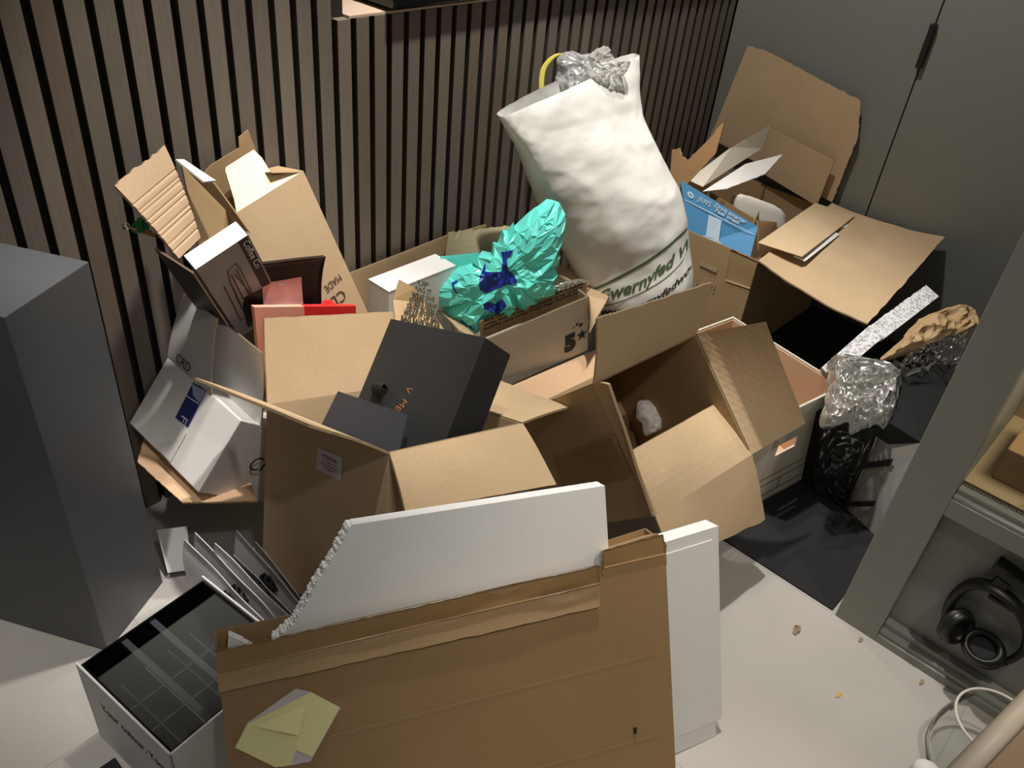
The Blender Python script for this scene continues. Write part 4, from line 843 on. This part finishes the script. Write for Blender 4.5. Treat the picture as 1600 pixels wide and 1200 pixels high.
q = [V(p) for p in D['mailer']]; bm = slab_bm(q, .006, (-.45, -.75, .35)); T = thing('printed_mailer', 'brown paper mailer covered in black print poking up left of the mint bag', 'mailer', q[0])
ml = finish(bm, 'mailer', ['paperkraft', 'paperkraft'], T); bm = bmesh.new(); nn = poly_normal(q); nn = nn if nn.y < 0 else -nn
ex = (q[1]-q[0]).normalized(); ey = nn.cross(ex); ey = ey if ey.z > 0 else -ey
for r in range(7): letters(('BAG SAVE WRAP', 'WRAP IT UP BAG', 'SAVE BUBBLE', 'BUBBLE WRAP', 'WRAP SAVE', 'BAG IT', 'UP')[r], q[0]+ex*(.012+.006*r)+ey*(.010+.0155*r)+nn*.001, ex, ey, .018, None, None, width=(.105, .098, .088, .076, .062, .046, .03)[r], bold=.04, bm=bm, ret=True)
finish(bm, 'lettering', 'ink', ml)
# mint bag
mn = V((-.62, -.45, .62)); q = [V(p) for p in D['mint']]
T = thing('mint_plastic_bag', 'crumpled mint green plastic bag with dark blue print in the star logo carton', 'bag', sum(q, V((0, 0, 0)))/len(q)-V((0, 0, .1)))
bag = facet(finish(crumple_bm(q, .06, .03, .017, 15, 50, 4, mn, 240), 'bag', 'mint', T), .22); bv = bvh_of(bag); dr = -mn
dd = V((.77, .55, -.33))
for k_ in ('blue1', 'blue2', 'blue3'): finish(decal_poly(D[k_], bv, dd, .004, .0022), 'printed_figure', 'blue', T, True)
q = [V(p) for p in D['mint_text']]; bm = letters('www.', q[0], q[1]-q[0], (q[1]-q[0]).cross(mn)*-1, .016, None, None, width=.05, bold=.03, ret=True); finish(project(bm, bv, dd), 'lettering', 'navy', T)
q = [V(p)+V((.015, .02, -.01)) for p in D['mint_sheet']]; finish(slab_bm(q, .002, mn), 'bag_fold', ['mint', 'mint'], T)
q = [V(p) for p in D['peach']]; t = slab('peach_board', q, None, ('peach', 'edge'), .004, Z3, loc=(q[0].x, q[0].y, q[0].z)); tag(t, 'smooth peach brown board lying below the star logo carton', 'cardboard')

# ================================================================== open carton lying towards us
b = fr('b_opencarton'); o, ax, ay, az, d = b
T = thing('tipped_carton', 'open brown carton tipped forward beside the white archive box', 'carton', at(b, (.5, .5, .5)))
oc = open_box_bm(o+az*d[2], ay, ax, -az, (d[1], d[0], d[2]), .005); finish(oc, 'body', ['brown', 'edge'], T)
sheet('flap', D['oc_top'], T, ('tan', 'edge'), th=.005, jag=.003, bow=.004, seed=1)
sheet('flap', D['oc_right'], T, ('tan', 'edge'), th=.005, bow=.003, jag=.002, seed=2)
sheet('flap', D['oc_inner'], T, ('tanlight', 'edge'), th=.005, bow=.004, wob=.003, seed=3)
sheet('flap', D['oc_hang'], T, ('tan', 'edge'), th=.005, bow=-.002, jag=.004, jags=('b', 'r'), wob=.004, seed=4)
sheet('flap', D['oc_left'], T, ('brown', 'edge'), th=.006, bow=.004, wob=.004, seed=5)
x_ = -ay                                                                # tape remains on the left outer side
bm = sheet_bm([at(b, (.30, 0, .02))-ay*.0012, at(b, (.62, 0, .02))-ay*.0012, at(b, (.58, 0, .75))-ay*.0012, at(b, (.26, 0, .80))-ay*.0012], .0006, 20, 20, wob=.0012, jag=.006, seed=8); finish(bm, 'parcel_tape', ['tape', 'tape'], T, True)
finish(box_bm(at(b, (.30, 0, .62))-ay*.0016, ax, az, -ay, (.03, .06, .0006)), 'tape_patch', 'kraft', T)
q = [V(p) for p in D['oc_tissue']]; t = finish(crumple_bm(q, .028, .006, .006, 30, 14, 6, (-.6, -.5, .6), 80), 'white_tissue', 'white', loc=q[0]); tag(t, 'crumpled white foam scrap inside the tipped carton', 'scrap')

# ---- white archive box
b = fr('b_archive'); o, ax, ay, az, d = b
T = thing('archive_box', 'white archive box with hand hole and ruled lines standing on the black mat', 'box', at(b, (.5, .5, 0)))
o = o+V((0, 0, .005)); b = (o, ax, ay, az, (d[0], d[1], d[2]-.005)); d = b[4]
th = .006
hx0, hx1, hz0, hz1 = .03, .115, .175, .212
bm = bmesh.new()                                                         # front wall built around its hand hole
for x0, x1, z0, z1 in ((0, hx0, 0, d[2]), (hx1, d[0], 0, d[2]), (hx0, hx1, 0, hz0), (hx0, hx1, hz1, d[2])): box_bm(o+ax*x0+az*z0, ax, ay, az, (x1-x0, th, z1-z0), 0, bm)
for q in ((o+ay*d[1], ax, -ay, (d[0], th, d[2])), (o+ay*th, ay, ax, (d[1]-2*th, th, d[2])), (o+ax*d[0]+ay*th, ay, -ax, (d[1]-2*th, th, d[2]))): box_bm(q[0], q[1], q[2], az, q[3], 0, bm)
box_bm(o, ax, ay, az, (d[0], d[1], th), 0, bm); finish(bm, 'body', 'offwhite', T)
bm = bmesh.new(); i_ = th+.0005
box_bm(o+ax*i_+ay*i_+az*(th+.001), ax, ay, az, (d[0]-2*i_, d[1]-2*i_, .03), 0, bm)
for q in ((o+ay*(d[1]-i_)+ax*i_, ax, -ay, d[0]-2*i_), (o+ax*i_+ay*i_, ay, ax, d[1]-2*i_), (o+ax*(d[0]-i_)+ay*i_, ay, -ax, d[1]-2*i_)): box_bm(q[0]+az*.03, q[1], q[2], az, (q[3], .002, d[2]-.036), 0, bm)
finish(bm, 'lining', 'peach', T)
bm = bmesh.new(); P_ = lambda x, z: o+ax*x+az*z-ay*.0008
for z_ in (.10, .072, .03): strip_poly(bm, [P_(.0, z_), P_(d[0]-.004, z_)], .0025, -ay)
strip_poly(bm, [P_(d[0]-.006, .0), P_(d[0]-.006, .14)], .0025, -ay); strip_poly(bm, [P_(.10, .03), P_(.10, .072)], .0022, -ay)
finish(bm, 'ruled_lines', 'ink', T)
finish(fivelogo(P_(d[0]-.055, .168), ax, az, .05), 'star_logo', 'ink', T)

# ================================================================== sack
lv = [(V(a), V(c)) for a, c in D['sack']]
Ls = catmull([a for a, c in lv], 14); Rs = catmull([c for a, c in lv], 14); nr = len(Ls); SEG = 120
bm = bmesh.new(); G = []
for i, (L_, R_) in enumerate(zip(Ls, Rs)):
    t = i/(nr-1); c_ = (L_+R_)*.5; hv = (R_-L_)*.5; dv = V((-hv.y, hv.x, 0)).normalized()    # away from us
    if dv.y < 0: dv = -dv
    fl_ = .15*(1-.93*t**2.2); bk = .07*(1-.4*t**2); row = []
    for k_ in range(SEG):
        a = k_/SEG*2*math.pi; x = -math.cos(a); y = math.sin(a); x = math.copysign(abs(x)**.8, x); dep = -fl_*max(0, y)**.8 if y > 0 else bk*(-y)**.8
        q_ = c_+hv*x+dv*dep
        wk = .012*noise.noise(V((q_.x*6, q_.y*6, q_.z*7)))+.0055*crease(V((q_.x, q_.y, q_.z*.7)), 7, 2)+.002*crease(V((q_.x, q_.y, q_.z*.8)), 19, 5)+.0006*crease(q_, 48, 9)
        row.append(bm.verts.new(q_-dv*wk*(1 if y > 0 else -.6)+V((0, 0, .4*wk*(t > .9)))))
    G.append(row)
for A, B in zip(G, G[1:]):
    for k_ in range(SEG): bm.faces.new([A[k_], A[(k_+1) % SEG], B[(k_+1) % SEG], B[k_]])
bm.faces.new(G[0][::-1])
T = thing('woven_sack', 'tall white woven sack with green lettering leaning on the slatted wall', 'sack', (lv[0][0]+lv[0][1])*.5)
for v in bm.verts: v.co.z = max(v.co.z, .007); v.co.y = min(v.co.y, 1.592)
sk = finish(bm, 'sack', 'sack', T, True); sv = bvh_of(sk)
SD = V((.835, .47, -.30)).normalized()
def band(path, wd):
    path = catmull(path, 8); bm = bmesh.new(); upd = V((-.1, -.05, 1))
    pr = [[bm.verts.new(p+upd*wd*(j/2-.5)) for j in range(3)] for p in path]
    for A, B in zip(pr, pr[1:]):
        for j in range(2): bm.faces.new([A[j], B[j], B[j+1], A[j+1]])
    return project(bm, sv, SD, .0016)
bm = band(D['band'], .011); finish(bm, 'green_band', 'green', T)
bm = band(D['thin'], .004); finish(bm, 'green_line', 'green', T)
def sacktext(s, path, size, bold, mat, shear=0):
    path = catmull(path, 8); Lr = sum((b_-a_).length for a_, b_ in zip(path, path[1:]))
    vs, fs = text_mesh(s, bold, shear, 1.0, 4); w0 = max(v.x for v in vs); bm = bmesh.new(); b_ = [bm.verts.new(V((v.x*Lr/w0, v.y*size, 0))) for v in vs]
    for f in fs: bm.faces.new([b_[i] for i in f])
    bmesh.ops.subdivide_edges(bm, edges=[e for e in bm.edges if e.calc_length() > .012], cuts=1)
    bmesh.ops.triangulate(bm, faces=bm.faces[:])
    finish(project(along(bm, path, V((-.05, -.02, 1))), sv, SD, .0022), 'lettering', mat, T)
sacktext('Gwernyfed W', D['t_main'], .060, .026, 'green'); sacktext('www.gwernyfedwoo', D['t_url'], .040, .026, 'ink')
q = [V(p) for p in D['stuff']]
t = finish(crumple_bm(q, .03, .02, .010, 26, 30, 11, (-.8, -.5, .3), 160), 'plastic_wrapping', 'stuffing', loc=q[0]); facet(t, .6); tag(t, 'crumpled clear plastic wrapping bulging from the top of the woven sack', 'plastic')
q = catmull(D['strap'], 6); t = finish(tube_bm(q, .004, 8, flat=((-.6, .8, 0), (.008, .0012))), 'yellow_strap', 'yellowstrap', loc=q[0]); tag(t, 'yellow plastic strap loop behind the woven sack top', 'strap')

# ================================================================== back right: tall carton
Nc, far = V(D['tall'][0]), V(D['tall'][1])
T = thing('big_carton', 'large brown carton in the corner with a flap against the grey doors', 'carton', (2.6, 1.2, .005))
x0, y0, zt = Nc.x, Nc.y, Nc.z
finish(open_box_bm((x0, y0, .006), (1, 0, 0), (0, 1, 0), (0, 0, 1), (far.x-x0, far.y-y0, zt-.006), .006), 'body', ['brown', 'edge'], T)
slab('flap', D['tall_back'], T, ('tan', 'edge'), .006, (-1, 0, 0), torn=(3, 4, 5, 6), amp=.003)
slab('inner_flap', D['tall_inner'], T, ('tan', 'edge'), .005, (-1, 0, 0))
sheet('flap', D['tall_right'], T, ('tan', 'edge'), th=.005, bow=.012, jag=.004, jags=('b', 'l', 'r'), wob=.005, nx=20, ny=14, seed=3)
slab('torn_edge', D['tall_torn'], T, ('tan', 'edge'), .008, Z3, torn=(1, 2, 3, 4), amp=.003, seed=3)
slab('torn_flap', D['tall_left'], T, ('torn', 'edge'), .005, (-1, 0, 0), torn=(3, 5, 6, 7, 8), amp=.005, seed=9)
bm = sheet_bm([(x0-.002, y0+.0, zt-.10), (x0-.002, y0+.09, zt-.11), (x0-.002, y0+.10, zt), (x0-.002, y0, zt)], .0008, 14, 12, wob=.004, jag=.004); finish(bm, 'parcel_tape', ['boardtape', 'boardtape'], T, True)
q = [V(p) for p in D['tall_up']]; bm = letters('UP!', q[0], (0, -1, 0), (0, 0, 1), .05, None, None, width=.075, bold=.0, ret=True)
finish(bm, 'lettering', 'paleink', T); finish(box_bm(q[0]+V((.0, .0, .07)), (0, -1, 0), (1, 0, 0), (0, -.15, .98), (.065, .0006, .014)), 'pale_sticker', 'paleink', T)
for i, k_ in enumerate(('div1', 'div2', 'div3')): slab('divider', D[k_], T, ('kraft', 'edge'), .004)
q = [V(p) for p in D['blue']]; nb = poly_normal(q); nb = nb if nb.x < 0 else -nb
T = thing('blue_box', 'bright blue printed box front standing inside the big carton', 'box', q[0])
bp = finish(slab_bm(q, .005, nb), 'front_panel', ['cyan', 'edge'], T)
Bq = lambda u, v: q[3].lerp(q[2], u).lerp(q[0].lerp(q[1], u), v)+nb*.001
ex, ey = (q[2]-q[3]).normalized(), None
bm = bmesh.new(); strip_poly(bm, [Bq(.02, .28), Bq(.98, .24)], .003, nb); strip_poly(bm, [Bq(.28+.17*math.cos(a*.2618)+.10, .80+.085*math.sin(a*.2618)) for a in range(25)], .003, nb); strip_poly(bm, [Bq(.21, .80), Bq(.23, .98)], .0025, nb); strip_poly(bm, [Bq(.55, .82), Bq(.53, .98)], .0025, nb)
strip_poly(bm, [Bq(.12+.035*math.cos(a*.5236), .15+.035*math.sin(a*.5236)) for a in range(13)], .006, nb)
letters('Drink smarter', Bq(.44, .115), Bq(.9, .105)-Bq(.44, .115), Bq(.42, .0)-Bq(.42, .3), .017, None, None, width=.115, bold=.02, bm=bm, ret=True); letters('Feel great', Bq(.44, .205), Bq(.9, .195)-Bq(.44, .205), Bq(.42, .0)-Bq(.42, .3), .017, None, None, width=.09, bold=.02, bm=bm, ret=True); letters('JAWS', Bq(.21, .18), Bq(.4, .17)-Bq(.21, .18), Bq(.42, .0)-Bq(.42, .3), .024, None, None, width=.045, bm=bm, ret=True)
finish(bm, 'lettering', 'paleblue', T)
bm = slab_bm([Bq(.36, .32), Bq(.54, .30), Bq(.48, .86), Bq(.27, .82)], .0006, nb); finish(bm, 'printed_tube', ['paleblue', 'paleblue'], T)
q = [V(p) for p in D['darkflap']]; t = slab('dark_board', q, None, ('offwhite', 'edge'), .005, loc=q[0], torn=(3,), amp=.002); tag(t, 'grey brown board slanting up behind the blue box', 'cardboard')
q = [V(p) for p in D['whitesheet']]; t = slab('white_sheet', q, None, ('white', 'white'), .003, loc=q[0], torn=(1,), amp=.002); tag(t, 'thin white printed sheet slanting up behind the blue box', 'paper')
q = [V(p) for p in D['foamtray']]; bm = bmesh.new(); cc = (q[0]+q[1]+q[2]+q[3])*.25; e1 = (q[1]-q[0])*.5; e2 = (q[3]-q[0])*.5; e3 = V((-.7, -.35, .6)); R = []
for r, hh in ((1.0, -.03), (1.02, .0), (.98, .012), (.90, .024), (.72, .03), (.3, .031), (.02, .031)):
    R.append([bm.verts.new(cc+(e1*math.copysign(abs(math.cos(a))**.55, math.cos(a))+e2*math.copysign(abs(math.sin(a))**.55, math.sin(a)))*r+e3*(hh+.003*math.sin(a*14)*(hh < .02))) for a in [k_*2*math.pi/84 for k_ in range(84)]])
for A, B in zip(R, R[1:]):
    for k_ in range(84): bm.faces.new([A[k_], A[(k_+1) % 84], B[(k_+1) % 84], B[k_]])
t = finish(bm, 'foam_tray', 'foam', smooth=True, loc=q[0]); tag(t, 'rounded white moulded tray inside the big carton', 'tray')
q = [V(p) for p in D['loose']]; T = thing('loose_board', 'flat tan board with white underside lying across the big carton', 'cardboard', q[0])
slab('board', q, T, ('tanlight', 'edge'), .003, Z3); slab('white_tab', D['tab1'], T, ('white', 'white'), .002, Z3); slab('white_tab', D['tab2'], T, ('white', 'white'), .002, Z3)

# ================================================================== right heap on the mat
T = thing('speckled_foam_strip', 'long speckled grey foam strip with a kink right of the archive box', 'foam', D['strip_b'][0])
up_ = V((-.62, -.30, .72))
slab('upper_length', D['strip_a'], T, ('speck', 'speck'), .03, up_, torn=(2,), amp=.002)
slab('lower_length', D['strip_b'], T, ('speck', 'speck'), .03, up_)
q = [V(p) for p in D['kraft']]; t = finish(crumple_bm([q[0], q[0].lerp(q[1], .4)-V((0, .0, .01)), q[1], q[2]+V((0, 0, .02)), q[3], q[0].lerp(q[3], .5)], .035, .01, .022, 17, 24, 7, (-.7, -.3, .6), 150), 'kraft_paper', 'paperkraft', loc=q[0]); facet(t, .22); tag(t, 'crumpled brown packing paper above the black boxes', 'paper')
q = [V(p) for p in D['blackbox']]; T = thing('black_box', 'black lidded box lying on the striped box beside the cabinet', 'box', q[1])
nb = poly_normal(q); nb = nb if nb.z > 0 else -nb
finish(slab_bm(q, .06, nb), 'lid', ['blackcard', 'blackcard'], T)
letters('moXion', q[0].lerp(q[1], .25)+(q[3]-q[0])*.18+nb*.001, q[3]-q[0], q[0]-q[1], .035, 'charcoal', T, width=.13, bold=.0)
q = [V(p) for p in D['striped']]; q[0].z = q[1].z = .006; T = thing('striped_box', 'grey white box with black bands standing beside the cabinet', 'box', q[1])
nb = V((-.86, -.45, .12)).normalized(); bk = V((.30, .10, 0))
bm = bmesh.new(); A = [bm.verts.new(p) for p in q]; B = [bm.verts.new(p+bk) for p in q]
for i in range(4): bm.faces.new([A[i], B[i], B[(i+1) % 4], A[(i+1) % 4]])
bm.faces.new(A[::-1]); bm.faces.new(B); bmesh.ops.recalc_face_normals(bm, faces=bm.faces[:]); finish(bm, 'body', 'greycard', T)
nb = poly_normal(q); nb = nb if nb.x < 0 else -nb
S_ = lambda u, v: q[0].lerp(q[1], u).lerp(q[3].lerp(q[2], u), v)+nb*.014
for v0, v1, u1 in ((.03, .09, .6), (.46, .53, .6)): finish(slab_bm([S_(0, v0), S_(u1, v0+.22), S_(u1, v1+.22), S_(0, v1)], .0008, nb), 'black_band', ['blackcard', 'blackcard'], T)
q = [V(p) for p in D['bin']]; q[0].z = q[1].z = .006; T = thing('black_carton', 'black carton wrapped in clear film right of the archive box', 'carton', q[0])
bk = V((.02, .05, 0)); bm = bmesh.new(); A = [bm.verts.new(p) for p in q]; B = [bm.verts.new(p+bk) for p in q]
for i in range(4): bm.faces.new([A[i], B[i], B[(i+1) % 4], A[(i+1) % 4]])
bm.faces.new(A[::-1]); bm.faces.new(B); bmesh.ops.recalc_face_normals(bm, faces=bm.faces[:]); finish(bm, 'body', 'blackmatt', T)
nn = poly_normal(q); nn = nn if nn.x < 0 else -nn
finish(slab_bm([q[0].lerp(q[2], .55)+nn*.002, q[0].lerp(q[2], .62)+nn*.002+V((.01, -.03, .03)), q[0].lerp(q[2], .50)+nn*.002+V((0, -.02, -.03))], .0008, nn), 'grey_triangle', ['charcoal', 'charcoal'], T)
qq = [p-bk*.12+nn*.006 for p in q]; qq[0].z = qq[1].z = .02
finish(crumple_bm([qq[0], qq[1], qq[2], qq[3]], .008, .004, .006, 34, 16, 13, nn, 110), 'clear_wrap', 'film', T)
q = [V(p) for p in D['wrap1']]; t = finish(crumple_bm([q[0], q[0].lerp(q[1], .35)+V((0, 0, .012)), q[0].lerp(q[1], .5)-V((0, 0, .02)), q[0].lerp(q[1], .8)+V((0, 0, .006)), q[1]-V((0, 0, .01)), q[1].lerp(q[2], .5)+V((.01, -.01, 0)), q[2], q[3], q[3].lerp(q[0], .5)], .035, .02, .02, 22, 28, 15, (-.7, -.3, .6), 160), 'clear_plastic_bag', 'filmhaze', loc=q[0]); facet(t, .35); tag(t, 'crumpled clear plastic bag beside the corner of the archive box', 'plastic')
q = [V(p) for p in D['wrap2']]; t = finish(crumple_bm([q[0], q[0].lerp(q[1], .5), q[1], q[2], q[2].lerp(q[3], .5), q[3]], .03, .015, .016, 26, 24, 17, (-.6, -.3, .7), 150), 'clear_plastic_wrap', 'film', loc=q[0]); facet(t, .4); tag(t, 'shiny clear plastic wrap on top of the black lidded box', 'plastic')
